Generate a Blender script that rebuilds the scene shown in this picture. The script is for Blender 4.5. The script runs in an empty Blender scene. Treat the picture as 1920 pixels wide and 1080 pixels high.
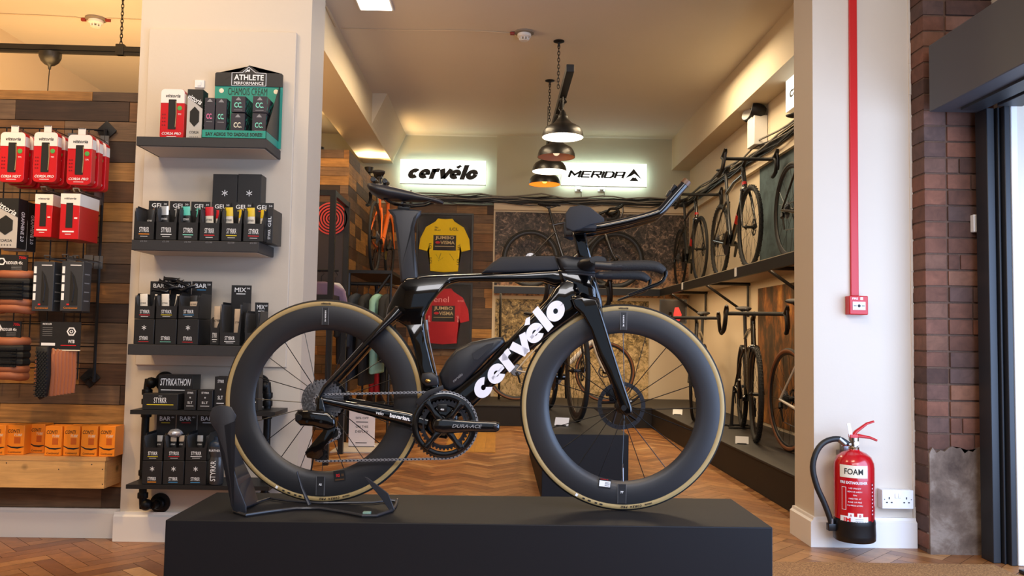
import bpy, bmesh, math, random
from mathutils import Vector, Matrix
R = math.radians
random.seed(7)
scene = bpy.context.scene
COL = scene.collection

# ------------------------------------------------------------------ camera
F = 1550.0
CAM = Vector((0, 0, .95))
_roll, _yaw, _pit = math.atan(.0172), math.atan(.0171), math.atan(.0571)
_f = Vector((math.sin(_yaw)*math.cos(_pit), math.cos(_yaw)*math.cos(_pit), math.sin(_pit)))
_r0 = Vector((math.cos(_yaw), -math.sin(_yaw), 0)); _u0 = _r0.cross(_f)
_r = _r0*math.cos(_roll) + _u0*math.sin(_roll); _u = _u0*math.cos(_roll) - _r0*math.sin(_roll)
cd = bpy.data.cameras.new('camera'); cam = bpy.data.objects.new('camera', cd); COL.objects.link(cam)
cd.sensor_width = 36; cd.lens = F/1920*36; cd.clip_start = .05; cd.clip_end = 200
cam.matrix_world = Matrix(((_r.x, _u.x, -_f.x, CAM.x), (_r.y, _u.y, -_f.y, CAM.y), (_r.z, _u.z, -_f.z, CAM.z), (0, 0, 0, 1)))
scene.camera = cam

# ------------------------------------------------------------------ world, exposure, large lights
scene.view_settings.view_transform = 'Standard'; scene.view_settings.look = 'None'
scene.view_settings.gamma = 1; scene.view_settings.use_curve_mapping = False
scene.view_settings.exposure = 0.0
w = bpy.data.worlds.new('world'); scene.world = w; w.use_nodes = True
bg = w.node_tree.nodes['Background']; bg.inputs[0].default_value = (.68, .80, 1, 1); bg.inputs[1].default_value = .55

def lamp(kind, name, loc, energy, color, size=.1, sizey=None, target=None, spot=None, blend=.5):
    l = bpy.data.lights.new(name, kind); l.energy = energy; l.color = color
    if kind == 'AREA':
        l.size = size
        if sizey: l.shape = 'RECTANGLE'; l.size_y = sizey
    else: l.shadow_soft_size = size
    if spot: l.spot_size = R(spot); l.spot_blend = blend
    o = bpy.data.objects.new(name, l); COL.objects.link(o); o.location = loc
    if target is not None:
        o.rotation_euler = (Vector(target) - Vector(loc)).to_track_quat('-Z', 'Y').to_euler()
    return o
WARM = (1, .72, .42); WARM2 = (1, .60, .22); NEUT = (1, .86, .70); DAY = (.62, .78, 1)
lamp('AREA', 'doorway_daylight', (2.32, 1.9, 1.02), 100, (.46, .64, 1), 2.6, 1.7, (0.8, 3.6, .8))
lamp('AREA', 'shopfront_daylight', (.2, -1.4, 3.0), 100, (.95, .93, .96), 4.2, .7, (0, 4.0, 3.3))
lamp('AREA', 'ceiling_panel_light', (0.2, 1.2, 3.3), 50, (1, .76, .52), 1.2, .6, (0.2, 1.2, 0))
lamp('AREA', 'ceiling_panel_light', (-2.0, 2.6, 3.3), 34, WARM, .9, .6, (-1.8, 3.4, 0))
lamp('AREA', 'ceiling_panel_light', (-.55, 6.9, 3.3), 38, (1, .78, .50), .6, 1.2, (-.55, 6.9, 0))
lamp('AREA', 'ceiling_panel_light', (1.55, 6.9, 3.3), 42, (1, .78, .50), .6, 1.2, (1.55, 6.9, 0))

# ------------------------------------------------------------------ geometry helpers
def ray(px, py): return _r*((px-960)/F) + _u*((540-py)/F) + _f
def atY(px, py, Y): d = ray(px, py); return CAM + d*((Y-CAM.y)/d.y)
def atX(px, py, X): d = ray(px, py); return CAM + d*((X-CAM.x)/d.x)
def atZ(px, py, Z): d = ray(px, py); return CAM + d*((Z-CAM.z)/d.z)

def lin(h):
    h = h.lstrip('#'); v = [int(h[i:i+2], 16)/255 for i in (0, 2, 4)]
    return tuple((c/12.92 if c <= .04045 else ((c+.055)/1.055)**2.4) for c in v) + (1,)

class MB:
    def __init__(s): s.bm = bmesh.new(); s.rl = None; s.m = 0
    def _new(s, n0, mi=None):
        mi = s.m if mi is None else mi
        s.bm.faces.ensure_lookup_table()
        for f in s.bm.faces[n0:]: f.material_index = mi
    def box(s, a, b, mi=None, M=None, bev=0, rnd=None):
        """box between corners a and b"""
        n0 = len(s.bm.faces)
        vs = []
        for z in (a[2], b[2]):
            for x, y in ((a[0], a[1]), (b[0], a[1]), (b[0], b[1]), (a[0], b[1])):
                p = Vector((x, y, z)); vs.append(s.bm.verts.new(M @ p if M else p))
        fs = [s.bm.faces.new([vs[i] for i in q]) for q in ((3,2,1,0),(4,5,6,7),(0,1,5,4),(1,2,6,5),(2,3,7,6),(3,0,4,7))]
        if rnd is not None:
            if s.rl is None: s.rl = s.bm.faces.layers.float.new('rnd'); fs = [f for f in list(s.bm.faces)[n0:]]
            for f in fs: f[s.rl] = rnd
        if bev:
            bmesh.ops.bevel(s.bm, geom=list({e for f in fs for e in f.edges}), offset=bev, segments=2, affect='EDGES', profile=.6)
        s._new(n0 if not bev else max(0, n0), mi)
        return s
    def cbox(s, c, d, mi=None, M=None, bev=0):
        return s.box([c[i]-d[i]/2 for i in range(3)], [c[i]+d[i]/2 for i in range(3)], mi, M, bev)
    def quad(s, pts, mi=None, rnd=None):
        f = s.bm.faces.new([s.bm.verts.new(p) for p in pts]); f.material_index = s.m if mi is None else mi
        if rnd is not None:
            if s.rl is None:
                s.rl = s.bm.faces.layers.float.new('rnd'); s.bm.faces.ensure_lookup_table(); f = s.bm.faces[-1]
            f[s.rl] = rnd
        return s
    def tube(s, pts, r, seg=10, mi=None, close=False, asp=None, up=(0, 0, 1), caps=True, sm=0):
        """swept tube; r number or list; asp: list/number of (side/other) ratio with up as reference"""
        pts = [Vector(p) for p in pts]; n = len(pts)
        if sm and n > 2:   # Catmull-Rom smoothing
            R_ = r if isinstance(r, (list, tuple)) else [r]*n; A_ = asp if isinstance(asp, (list, tuple)) else [asp or 1]*n
            q, qr, qa = [], [], []
            for i in range(n-1):
                a, b, c, d = pts[max(i-1, 0)], pts[i], pts[i+1], pts[min(i+2, n-1)]
                for k in range(sm):
                    t = k/sm; q.append(.5*((2*b)+(c-a)*t+(2*a-5*b+4*c-d)*t*t+(3*b-a-3*c+d)*t**3)); qr.append(R_[i]+(R_[i+1]-R_[i])*t); qa.append(A_[i]+(A_[i+1]-A_[i])*t)
            q.append(pts[-1]); qr.append(R_[-1]); qa.append(A_[-1]); pts, r, asp, n = q, qr, qa, len(q)
        n0 = len(s.bm.faces)
        rr = r if isinstance(r, (list, tuple)) else [r]*n
        aa = asp if isinstance(asp, (list, tuple)) else [asp or 1]*n
        rings = []; prev = None
        for i, p in enumerate(pts):
            if close: t = (pts[(i+1) % n] - pts[i-1]).normalized()
            else: t = (pts[min(i+1, n-1)] - pts[max(i-1, 0)]).normalized()
            if prev is None:
                u = Vector(up); u = u - t*u.dot(t)
                if u.length < 1e-4: u = Vector((1, 0, 0)) - t*t.x
                u.normalize()
            else:
                u = prev - t*prev.dot(t)
                u.normalize()
            prev = u; v = t.cross(u)
            rings.append([s.bm.verts.new(p + u*(rr[i]*math.cos(2*math.pi*k/seg)) + v*(rr[i]*aa[i]*math.sin(2*math.pi*k/seg))) for k in range(seg)])
        m = n if close else n-1
        for i in range(m):
            A, B = rings[i], rings[(i+1) % n]
            for k in range(seg):
                s.bm.faces.new((A[k], A[(k+1) % seg], B[(k+1) % seg], B[k]))
        if not close and caps:
            s.bm.faces.new(rings[0][::-1]); s.bm.faces.new(rings[-1])
        s._new(n0, mi); return s
    def lathe(s, prof, M=None, seg=24, mi=None, axis='Z', capends=True):
        """profile of (radius, height) about an axis; M places it"""
        n0 = len(s.bm.faces); rings = []
        for (r, h) in prof:
            ring = []
            for k in range(seg):
                a = 2*math.pi*k/seg
                if axis == 'Z': p = Vector((r*math.cos(a), r*math.sin(a), h))
                elif axis == 'Y': p = Vector((r*math.cos(a), h, r*math.sin(a)))
                else: p = Vector((h, r*math.cos(a), r*math.sin(a)))
                ring.append(s.bm.verts.new(M @ p if M else p))
            rings.append(ring)
        for A, B in zip(rings, rings[1:]):
            for k in range(seg): s.bm.faces.new((A[k], A[(k+1) % seg], B[(k+1) % seg], B[k]))
        if capends:
            if prof[0][0] > 1e-6: s.bm.faces.new(rings[0][::-1])
            if prof[-1][0] > 1e-6: s.bm.faces.new(rings[-1])
        s._new(n0, mi); return s
    def ringlathe(s, prof, seg=96, mi=None, M=None, arc=None):
        """closed profile of (radius, y) revolved about Y: tyres, rims"""
        n0 = len(s.bm.faces); rings = []
        for k in range(seg):
            a = 2*math.pi*k/seg
            rings.append([s.bm.verts.new((M @ Vector((r*math.cos(a), y, r*math.sin(a)))) if M else Vector((r*math.cos(a), y, r*math.sin(a)))) for r, y in prof])
        n = len(prof)
        for k in range(seg):
            A, B = rings[k], rings[(k+1) % seg]
            for j in range(n): s.bm.faces.new((A[j], A[(j+1) % n], B[(j+1) % n], B[j]))
        s._new(n0, mi); return s
    def slab(s, out, hw, edge=None, y0=0, mi=None, M=None, hwf=None):
        """outline in (x,z), thickness 2*hw in y with rounded edges (inset layers)"""
        n0 = len(s.bm.faces); edge = hw*.5 if edge is None else edge
        A = sum(out[i-1][0]*out[i][1] - out[i][0]*out[i-1][1] for i in range(len(out)))
        if A < 0: out = out[::-1]
        n = len(out)
        def inset(d):
            res = []
            for i in range(n):
                p0, p1, p2 = Vector(out[i-1]), Vector(out[i]), Vector(out[(i+1) % n])
                a = (p1-p0).normalized(); b = (p2-p1).normalized()
                na = Vector((-a.y, a.x)); nb = Vector((-b.y, b.x)); m = na+nb
                if m.length < 1e-5: m = na
                m.normalize(); k = max(.5, m.dot(na))
                res.append(p1 + m*(d/k))
            return res
        lay = [(edge, -hw), (edge*.35, -hw*.82 if edge < hw else -hw*.7), (0, -max(0, hw-edge)*.9), (0, max(0, hw-edge)*.9), (edge*.35, hw*.82 if edge < hw else hw*.7), (edge, hw)]
        rings = []
        for d, y in lay:
            pts = inset(d); ring = []
            for i, p in enumerate(pts):
                yy = y*(hwf(out[i][0], out[i][1]) if hwf else 1)
                q = Vector((p.x, y0+yy, p.y)); ring.append(s.bm.verts.new(M @ q if M else q))
            rings.append(ring)
        for P, Q in zip(rings, rings[1:]):
            for k in range(n): s.bm.faces.new((P[k], P[(k+1) % n], Q[(k+1) % n], Q[k]))
        c1 = s.bm.faces.new(rings[0][::-1]); c2 = s.bm.faces.new(rings[-1])
        bmesh.ops.triangulate(s.bm, faces=[c1, c2])
        s._new(n0, mi); return s
    def prism(s, out, y0, y1, mi=None, M=None, plane='XZ'):
        n0 = len(s.bm.faces)
        def P(a, b, y):
            q = Vector((a, y, b)) if plane == 'XZ' else (Vector((a, b, y)) if plane == 'XY' else Vector((y, a, b)))
            return M @ q if M else q
        A = [s.bm.verts.new(P(a, b, y0)) for a, b in out]; B = [s.bm.verts.new(P(a, b, y1)) for a, b in out]
        n = len(out)
        for k in range(n): s.bm.faces.new((A[k], A[(k+1) % n], B[(k+1) % n], B[k]))
        c = [s.bm.faces.new(A[::-1]), s.bm.faces.new(B)]
        if n > 4: bmesh.ops.triangulate(s.bm, faces=c)
        s._new(n0, mi); return s
    def sphere(s, c, r, seg=14, mi=None, M=None):
        c = Vector(c); r = r if isinstance(r, (tuple, list)) else (r, r, r)
        n = seg//2
        T = Matrix.Translation(c) @ Matrix.Diagonal((r[0], r[1], r[2], 1)); T = M @ T if M else T
        return s.lathe([(max(1e-7, math.sin(math.pi*i/n)) if 0 < i < n else 1e-7, -math.cos(math.pi*i/n)) for i in range(n+1)], T, seg, mi)
    def mesh(s, vf, M, mi=None):
        n0 = len(s.bm.faces); vs = [s.bm.verts.new(M @ v) for v in vf[0]]
        for f in vf[1]:
            try: s.bm.faces.new([vs[i] for i in f])
            except ValueError: pass
        s._new(n0, mi); return s
    def text(s, body, c, w=None, h=None, mi=None, M=None, bold=0, shear=0, res=3, ex=.0004, rot=0, sp=1):
        """flat lettering centred at c in a plane facing -Y (x right, z up); size w wide, h tall"""
        vf, (bw, bh) = glyphs(body, bold, shear, res, sp)
        if h is None: h = w*bh/bw
        if w is None: w = h*bw/bh
        T = Matrix.Translation(Vector(c)) @ Matrix.Rotation(R(90), 4, 'X') @ Matrix.Rotation(R(rot), 4, 'Z') @ Matrix.Diagonal((w/bw, h/bh, ex, 1))
        return s.mesh(vf, M @ T if M else T, mi)
    def build(s, name, mats, parent=None, smooth=35, bevel=None, recalc=True):
        if not isinstance(mats, (list, tuple)): mats = [mats]
        if recalc: bmesh.ops.recalc_face_normals(s.bm, faces=s.bm.faces)
        me = bpy.data.meshes.new(name); s.bm.to_mesh(me); s.bm.free()
        for m in mats: me.materials.append(m)
        if smooth:
            me.shade_smooth()
            try: me.set_sharp_from_angle(angle=R(smooth))
            except Exception: pass
        o = bpy.data.objects.new(name, me); COL.objects.link(o)
        if parent: o.parent = parent
        if bevel:
            b = o.modifiers.new('bevel', 'BEVEL'); b.width = bevel; b.segments = 2; b.limit_method = 'ANGLE'; b.angle_limit = R(40)
        return o

_gc = {}
def glyphs(body, bold, shear, res, sp=1):
    key = (body, bold, shear, res, sp)
    if key not in _gc:
        c = bpy.data.curves.new('t', 'FONT'); c.body = body; c.offset = bold; c.shear = shear; c.resolution_u = res
        c.align_x = 'CENTER'; c.align_y = 'CENTER'; c.extrude = .5; c.fill_mode = 'BOTH' if hasattr(c, 'fill_mode') else c.fill_mode
        c.space_character = sp
        o = bpy.data.objects.new('t', c); COL.objects.link(o)
        dg = bpy.context.evaluated_depsgraph_get()
        me = bpy.data.meshes.new_from_object(o.evaluated_get(dg))
        vs = [v.co.copy() for v in me.vertices]; fs = [tuple(p.vertices) for p in me.polygons]
        x0, x1 = min(v.x for v in vs), max(v.x for v in vs); y0, y1 = min(v.y for v in vs), max(v.y for v in vs)
        off = Vector(((x0+x1)/2, (y0+y1)/2, 0)); vs = [v-off for v in vs]
        _gc[key] = ((vs, fs), (x1-x0, y1-y0))
        bpy.data.objects.remove(o); bpy.data.curves.remove(c); bpy.data.meshes.remove(me)
    return _gc[key]

def tag(o, label=None, cat=None, group=None, kind=None):
    if label: o['label'] = label
    if cat: o['category'] = cat
    if group: o['group'] = group
    if kind: o['kind'] = kind
    return o
def thing(name, label, cat, loc=(0, 0, 0), rz=0, group=None):
    o = bpy.data.objects.new(name, None); o.empty_display_size = .05; COL.objects.link(o)
    o.location = loc; o.rotation_euler = (0, 0, rz)
    return tag(o, label, cat, group)
def struct(mb, name, mats, **k):
    return tag(mb.build(name, mats, **k), kind='structure')
_kids = {}
def copy_tree(o, loc=None, rz=None, label=None, group=None, parent=None):
    c = o.copy(); COL.objects.link(c)
    if parent: c.parent = parent
    if loc is not None: c.location = loc
    if rz is not None: c.rotation_euler = (0, 0, rz)
    if label: c['label'] = label
    if group: c['group'] = group
    for ch in [x for x in list(COL.objects) if x.parent == o]: copy_tree(ch, parent=c)
    return c

# ------------------------------------------------------------------ materials
def P(name, col, rough=.5, metal=0, coat=0, emis=None, es=0, spec=.5, alpha=None, trans=0, bump=0, bs=60, var=0, vs=4, sheen=0, crough=.03):
    m = bpy.data.materials.new(name); m.use_nodes = True; nt = m.node_tree; b = nt.nodes['Principled BSDF']
    c = lin(col) if isinstance(col, str) else tuple(col)+(1,)
    b.inputs['Base Color'].default_value = c; b.inputs['Roughness'].default_value = rough; b.inputs['Metallic'].default_value = metal
    b.inputs['Coat Weight'].default_value = coat; b.inputs['Coat Roughness'].default_value = crough
    b.inputs['Specular IOR Level'].default_value = spec; b.inputs['Transmission Weight'].default_value = trans
    b.inputs['Sheen Weight'].default_value = sheen
    if emis:
        b.inputs['Emission Color'].default_value = lin(emis) if isinstance(emis, str) else tuple(emis)+(1,); b.inputs['Emission Strength'].default_value = es
    tc = nt.nodes.new('ShaderNodeTexCoord')
    if var:
        n = nt.nodes.new('ShaderNodeTexNoise'); n.inputs['Scale'].default_value = vs; n.inputs['Detail'].default_value = 5
        nt.links.new(tc.outputs['Object'], n.inputs['Vector'])
        mr = nt.nodes.new('ShaderNodeMapRange'); mr.inputs[3].default_value = 1-var; mr.inputs[4].default_value = 1+var
        nt.links.new(n.outputs[0], mr.inputs[0])
        mx = nt.nodes.new('ShaderNodeVectorMath'); mx.operation = 'SCALE'; mx.inputs[0].default_value = c[:3]
        nt.links.new(mr.outputs[0], mx.inputs['Scale']); nt.links.new(mx.outputs[0], b.inputs['Base Color'])
    if bump:
        n = nt.nodes.new('ShaderNodeTexNoise'); n.inputs['Scale'].default_value = bs; n.inputs['Detail'].default_value = 4
        nt.links.new(tc.outputs['Object'], n.inputs['Vector'])
        bp = nt.nodes.new('ShaderNodeBump'); bp.inputs['Strength'].default_value = bump; bp.inputs['Distance'].default_value = .01
        nt.links.new(n.outputs[0], bp.inputs['Height']); nt.links.new(bp.outputs[0], b.inputs['Normal'])
    return m

def wood(name, stops, grain=(3, 60, 60), rough=.65, gstr=.35, coat=0, axis=None):
    """boards: tint per board from the face attribute rnd, grain from stretched noise"""
    m = bpy.data.materials.new(name); m.use_nodes = True; nt = m.node_tree; b = nt.nodes['Principled BSDF']; N = nt.nodes.new; L = nt.links.new
    at = N('ShaderNodeAttribute'); at.attribute_name = 'rnd'
    rp = N('ShaderNodeValToRGB'); rp.color_ramp.interpolation = 'LINEAR'
    while len(rp.color_ramp.elements) < len(stops): rp.color_ramp.elements.new(.5)
    for e, (p, c) in zip(rp.color_ramp.elements, stops): e.position = p; e.color = lin(c)
    L(at.outputs['Fac'], rp.inputs[0])
    tc = N('ShaderNodeTexCoord'); mp = N('ShaderNodeMapping'); mp.inputs['Scale'].default_value = grain
    mu = N('ShaderNodeMath'); mu.operation = 'MULTIPLY'; mu.inputs[1].default_value = 61.7; L(at.outputs['Fac'], mu.inputs[0])
    cb = N('ShaderNodeCombineXYZ'); L(mu.outputs[0], cb.inputs[0]); L(mu.outputs[0], cb.inputs[1]); L(mu.outputs[0], cb.inputs[2])
    L(tc.outputs['Object'], mp.inputs['Vector']); ad = N('ShaderNodeVectorMath'); L(mp.outputs[0], ad.inputs[0]); L(cb.outputs[0], ad.inputs[1])
    n1 = N('ShaderNodeTexNoise'); n1.inputs['Scale'].default_value = 1; n1.inputs['Detail'].default_value = 7; n1.inputs['Roughness'].default_value = .65; n1.inputs['Distortion'].default_value = .6
    L(ad.outputs[0], n1.inputs['Vector'])
    n2 = N('ShaderNodeTexNoise'); n2.inputs['Scale'].default_value = 7; n2.inputs['Detail'].default_value = 3; L(tc.outputs['Object'], n2.inputs['Vector'])
    mr = N('ShaderNodeMapRange'); mr.inputs[1].default_value = .25; mr.inputs[2].default_value = .75; mr.inputs[3].default_value = 1-gstr; mr.inputs[4].default_value = 1+gstr*.7; L(n1.outputs[0], mr.inputs[0])
    mr2 = N('ShaderNodeMapRange'); mr2.inputs[1].default_value = .3; mr2.inputs[2].default_value = .7; mr2.inputs[3].default_value = 1-gstr*.5; mr2.inputs[4].default_value = 1+gstr*.25; L(n2.outputs[0], mr2.inputs[0])
    # knots
    vo = N('ShaderNodeTexVoronoi'); vo.inputs['Scale'].default_value = 5.5; L(tc.outputs['Object'], vo.inputs['Vector'])
    mr3 = N('ShaderNodeMapRange'); mr3.inputs[1].default_value = .03; mr3.inputs[2].default_value = .11; mr3.inputs[3].default_value = .35; mr3.inputs[4].default_value = 1; L(vo.outputs['Distance'], mr3.inputs[0])
    m1 = N('ShaderNodeMath'); m1.operation = 'MULTIPLY'; L(mr.outputs[0], m1.inputs[0]); L(mr2.outputs[0], m1.inputs[1])
    m2 = N('ShaderNodeMath'); m2.operation = 'MULTIPLY'; L(m1.outputs[0], m2.inputs[0]); L(mr3.outputs[0], m2.inputs[1])
    sc = N('ShaderNodeVectorMath'); sc.operation = 'SCALE'; L(rp.outputs[0], sc.inputs[0]); L((m2 if not axis else m1).outputs[0], sc.inputs['Scale'])
    L(sc.outputs[0], b.inputs['Base Color']); b.inputs['Roughness'].default_value = rough; b.inputs['Coat Weight'].default_value = coat; b.inputs['Coat Roughness'].default_value = .25
    bp = N('ShaderNodeBump'); bp.inputs['Strength'].default_value = .25; bp.inputs['Distance'].default_value = .004; L(n1.outputs[0], bp.inputs['Height']); L(bp.outputs[0], b.inputs['Normal'])
    return m

def ramp_noise(name, stops, scale=8, detail=8, rough=.8, stretch=(1, 1, 1), dist=.3, nr=.65):
    m = bpy.data.materials.new(name); m.use_nodes = True; nt = m.node_tree; b = nt.nodes['Principled BSDF']; N = nt.nodes.new; L = nt.links.new
    tc = N('ShaderNodeTexCoord'); mp = N('ShaderNodeMapping'); mp.inputs['Scale'].default_value = stretch; L(tc.outputs['Object'], mp.inputs['Vector'])
    n = N('ShaderNodeTexNoise'); n.inputs['Scale'].default_value = scale; n.inputs['Detail'].default_value = detail; n.inputs['Distortion'].default_value = dist; n.inputs['Roughness'].default_value = nr
    L(mp.outputs[0], n.inputs['Vector']); rp = N('ShaderNodeValToRGB')
    while len(rp.color_ramp.elements) < len(stops): rp.color_ramp.elements.new(.5)
    for e, (p, c) in zip(rp.color_ramp.elements, stops): e.position = p; e.color = lin(c)
    L(n.outputs[0], rp.inputs[0]); L(rp.outputs[0], b.inputs['Base Color']); b.inputs['Roughness'].default_value = rough
    return m

def mural(name, dark, mid, lite, ground, zmid, zsoft):
    """printed landscape: leafy scrub above, paler track below, all procedural"""
    m = bpy.data.materials.new(name); m.use_nodes = True; nt = m.node_tree; b = nt.nodes['Principled BSDF']; N = nt.nodes.new; L = nt.links.new
    tc = N('ShaderNodeTexCoord')
    n1 = N('ShaderNodeTexNoise'); n1.inputs['Scale'].default_value = 15; n1.inputs['Detail'].default_value = 9; n1.inputs['Roughness'].default_value = .8; n1.inputs['Distortion'].default_value = 1.2
    n2 = N('ShaderNodeTexNoise'); n2.inputs['Scale'].default_value = 3.5; n2.inputs['Detail'].default_value = 6; n2.inputs['Distortion'].default_value = .5
    L(tc.outputs['Object'], n1.inputs['Vector']); L(tc.outputs['Object'], n2.inputs['Vector'])
    r1 = N('ShaderNodeValToRGB')
    for q in range(2): r1.color_ramp.elements.new(.5)
    for e, (p, c) in zip(r1.color_ramp.elements, ((.43, dark), (.50, mid), (.54, mid), (.60, lite))): e.position = p; e.color = lin(c)
    r2 = N('ShaderNodeValToRGB'); r2.color_ramp.elements[0].position = .42; r2.color_ramp.elements[0].color = lin(mid); r2.color_ramp.elements[1].position = .54; r2.color_ramp.elements[1].color = lin(ground)
    L(n1.outputs[0], r1.inputs[0]); L(n1.outputs[0], r2.inputs[0])
    sp = N('ShaderNodeSeparateXYZ'); L(tc.outputs['Object'], sp.inputs[0])
    a = N('ShaderNodeMath'); a.operation = 'MULTIPLY_ADD'; a.inputs[1].default_value = 1.4; L(n2.outputs[0], a.inputs[0]); L(sp.outputs[2], a.inputs[2])
    mr = N('ShaderNodeMapRange'); mr.inputs[1].default_value = zmid+.7-zsoft; mr.inputs[2].default_value = zmid+.7+zsoft; L(a.outputs[0], mr.inputs[0])
    mx = N('ShaderNodeMix'); mx.data_type = 'RGBA'; L(mr.outputs[0], mx.inputs[0]); L(r2.outputs[0], mx.inputs[6]); L(r1.outputs[0], mx.inputs[7])
    L(mx.outputs[2], b.inputs['Base Color']); b.inputs['Roughness'].default_value = .55
    return m

wall_m = P('cream_paint', '#d6c6ac', .75, bump=.05, bs=90, var=.03, vs=2)
white_m = P('white_gloss_paint', '#e6e2dc', .35, bump=.03, bs=30)
pill_m = P('off_white_wall_paint', '#d0c3b1', .6, bump=.04, bs=60, var=.03, vs=1.5)
ceil_m = P('ceiling_paint', '#ddd7cc', .85, bump=.08, bs=25, var=.05, vs=1.2)
back_m = P('grey_green_wall_paint', '#b9b8a4', .8, var=.04, vs=1.5)
beam_m = P('beam_paint', '#cfc1a8', .75, var=.03)
blk = P('black_powder_coat', '#151516', .45, bump=.05, bs=200)
blkm = P('matt_black_metal', '#1b1b1d', .55, metal=.3)
char = P('charcoal_board', '#2b2a2c', .6, bump=.03, bs=120, var=.06, vs=6)
box_m = P('charcoal_plinth_paint', '#111217', .6, spec=.3, bump=.02, bs=80, var=.06, vs=3)
blackp = P('black_plastic', '#0d0d0e', .35)
rubber = P('black_rubber', '#121212', .75)
whitep = P('white_plastic', '#e8e8e6', .35)
steel = P('brushed_steel', '#9a9a9c', .3, metal=1)
dsteel = P('dark_steel', '#4a4a4e', .35, metal=1)
redp = P('red_paint', '#c01416', .35)
wht = P('white_print', '#f0f0f0', .6)
blkprint = P('black_print', '#101010', .6)
redprint = P('red_print', '#d01a22', .5)
grn = P('green_print', '#4ea04a', .6)
yel = P('yellow_print', '#d8c01c', .6)
bluep = P('blue_print', '#3c86b8', .6)
greyprint = P('grey_print', '#8a8a8c', .6)
WPL = [(0, '#33231a'), (.2, '#5c3e26'), (.4, '#8a5e34'), (.6, '#b4803e'), (.8, '#7c6046'), (1, '#4c3828')]
plank_m = wood('reclaimed_plank_wood', WPL, grain=(3.5, 3.5, 55), gstr=.55)
plankx_m = wood('reclaimed_plank_wood_side', WPL, grain=(3.5, 3.5, 55), gstr=.55)
pine_m = wood('pale_pine', [(0, '#d9ab6c'), (1, '#c8935a')], grain=(4, 4, 50), gstr=.25, rough=.55)
floor_m = wood('oak_block_parquet', [(0, '#7c4c26'), (.3, '#9a6434'), (.65, '#b07c48'), (.85, '#8a5830'), (1, '#c2925e')], grain=(14, 14, 14), gstr=.3, rough=.4, coat=.15, axis=True)
oak_m = wood('golden_floorboard', [(0, '#b07a2c'), (1, '#c28d3a')], grain=(40, 4, 4), gstr=.2, rough=.4, axis=True)
gap_m = P('dark_gap', '#2a1a10', .9)
# ------------------------------------------------------------------ structure
CEIL = 3.38; BACK = 10.05; XR = 2.32
f = MB()
Lb, Wb, g = .285, .071, .0010
rot = Matrix.Rotation(R(45), 2)
for k in range(-160, 160):
    for j in range(-50, 50):
        ox, oy = k*Wb + j*Lb, k*Wb - j*Lb
        for (x0, y0, x1, y1) in ((ox, oy, ox+Lb, oy+Wb), (ox+Lb, oy+Wb-Lb, ox+Lb+Wb, oy+Wb)):
            c = rot @ Vector(((x0+x1)/2, (y0+y1)/2)) + Vector((0, 5.5))
            if -4.0 < c.x < 3.3 and 1.2 < c.y < 10.25:
                q = [rot @ Vector(p) + Vector((0, 5.5)) for p in ((x0+g, y0+g), (x1-g, y0+g), (x1-g, y1-g), (x0+g, y1-g))]
                f.quad([(p.x, p.y, 0) for p in q], 0, random.random())
f.quad([(-4.2, -1, -.003), (3.4, -1, -.003), (3.4, 10.4, -.003), (-4.2, 10.4, -.003)], 1, .5)
struct(f, 'floor', [floor_m, gap_m], smooth=0)
b = MB()
for i in range(5): b.box((-.42+i*.085, 6.75, 0), (-.42+i*.085+.083, 8.5, .0025), rnd=random.random())
struct(b, 'floor_boards', oak_m, smooth=0)
b = MB(); b.box((-4.2, -1.2, CEIL), (3.4, 10.5, CEIL+.1)); struct(b, 'ceiling', ceil_m)
b = MB(); b.box((-4.2, BACK, 0), (3.4, BACK+.1, CEIL)); struct(b, 'wall_back', back_m)
p0 = atY(932, 300, BACK); p1 = atY(1290, 300, BACK)
b = MB(); b.box((p0.x, BACK-.07, 2.60), (XR, BACK, CEIL)); struct(b, 'wall_back_pilaster', back_m)
b = MB(); b.box((XR, 4.0, 0), (XR+.1, BACK, CEIL)); struct(b, 'wall_right', wall_m)
b = MB(); b.box((-4.2, -1, 0), (-4.1, BACK, CEIL)); struct(b, 'wall_left', wall_m)
# beams
b = MB(); b.box((2.10, 4.1, 2.998), (XR, BACK, CEIL)); struct(b, 'trim_1', beam_m)
b = MB(); b.box((-1.68, 4.08, 3.02), (-1.31, BACK, CEIL))
b.prism([(-1.311, CEIL), (-1.16, CEIL), (-1.311, 3.06)], 8.3, BACK); struct(b, 'trim_2', beam_m)
# pillars
PF = 3.80
PLX0 = atY(245, 500, PF).x; PLX1 = atY(575, 340, PF).x
b = MB(); b.box((PLX0, PF, 0), (PLX1, PF+.28, CEIL)); struct(b, 'wall_left_pillar', pill_m)
PR = 3.865; XP = atY(1525, 500, PR).x; XBR = atY(1708, 500, PR).x
b = MB(); b.box((XP, PR, 0), (XBR, PR+.25, CEIL)); struct(b, 'wall_right_pillar', pill_m)
b = MB(); b.box((XBR-.02, PR+.03, 0), (3.0, PR+.25, CEIL)); struct(b, 'wall_right_return', pill_m)
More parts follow.
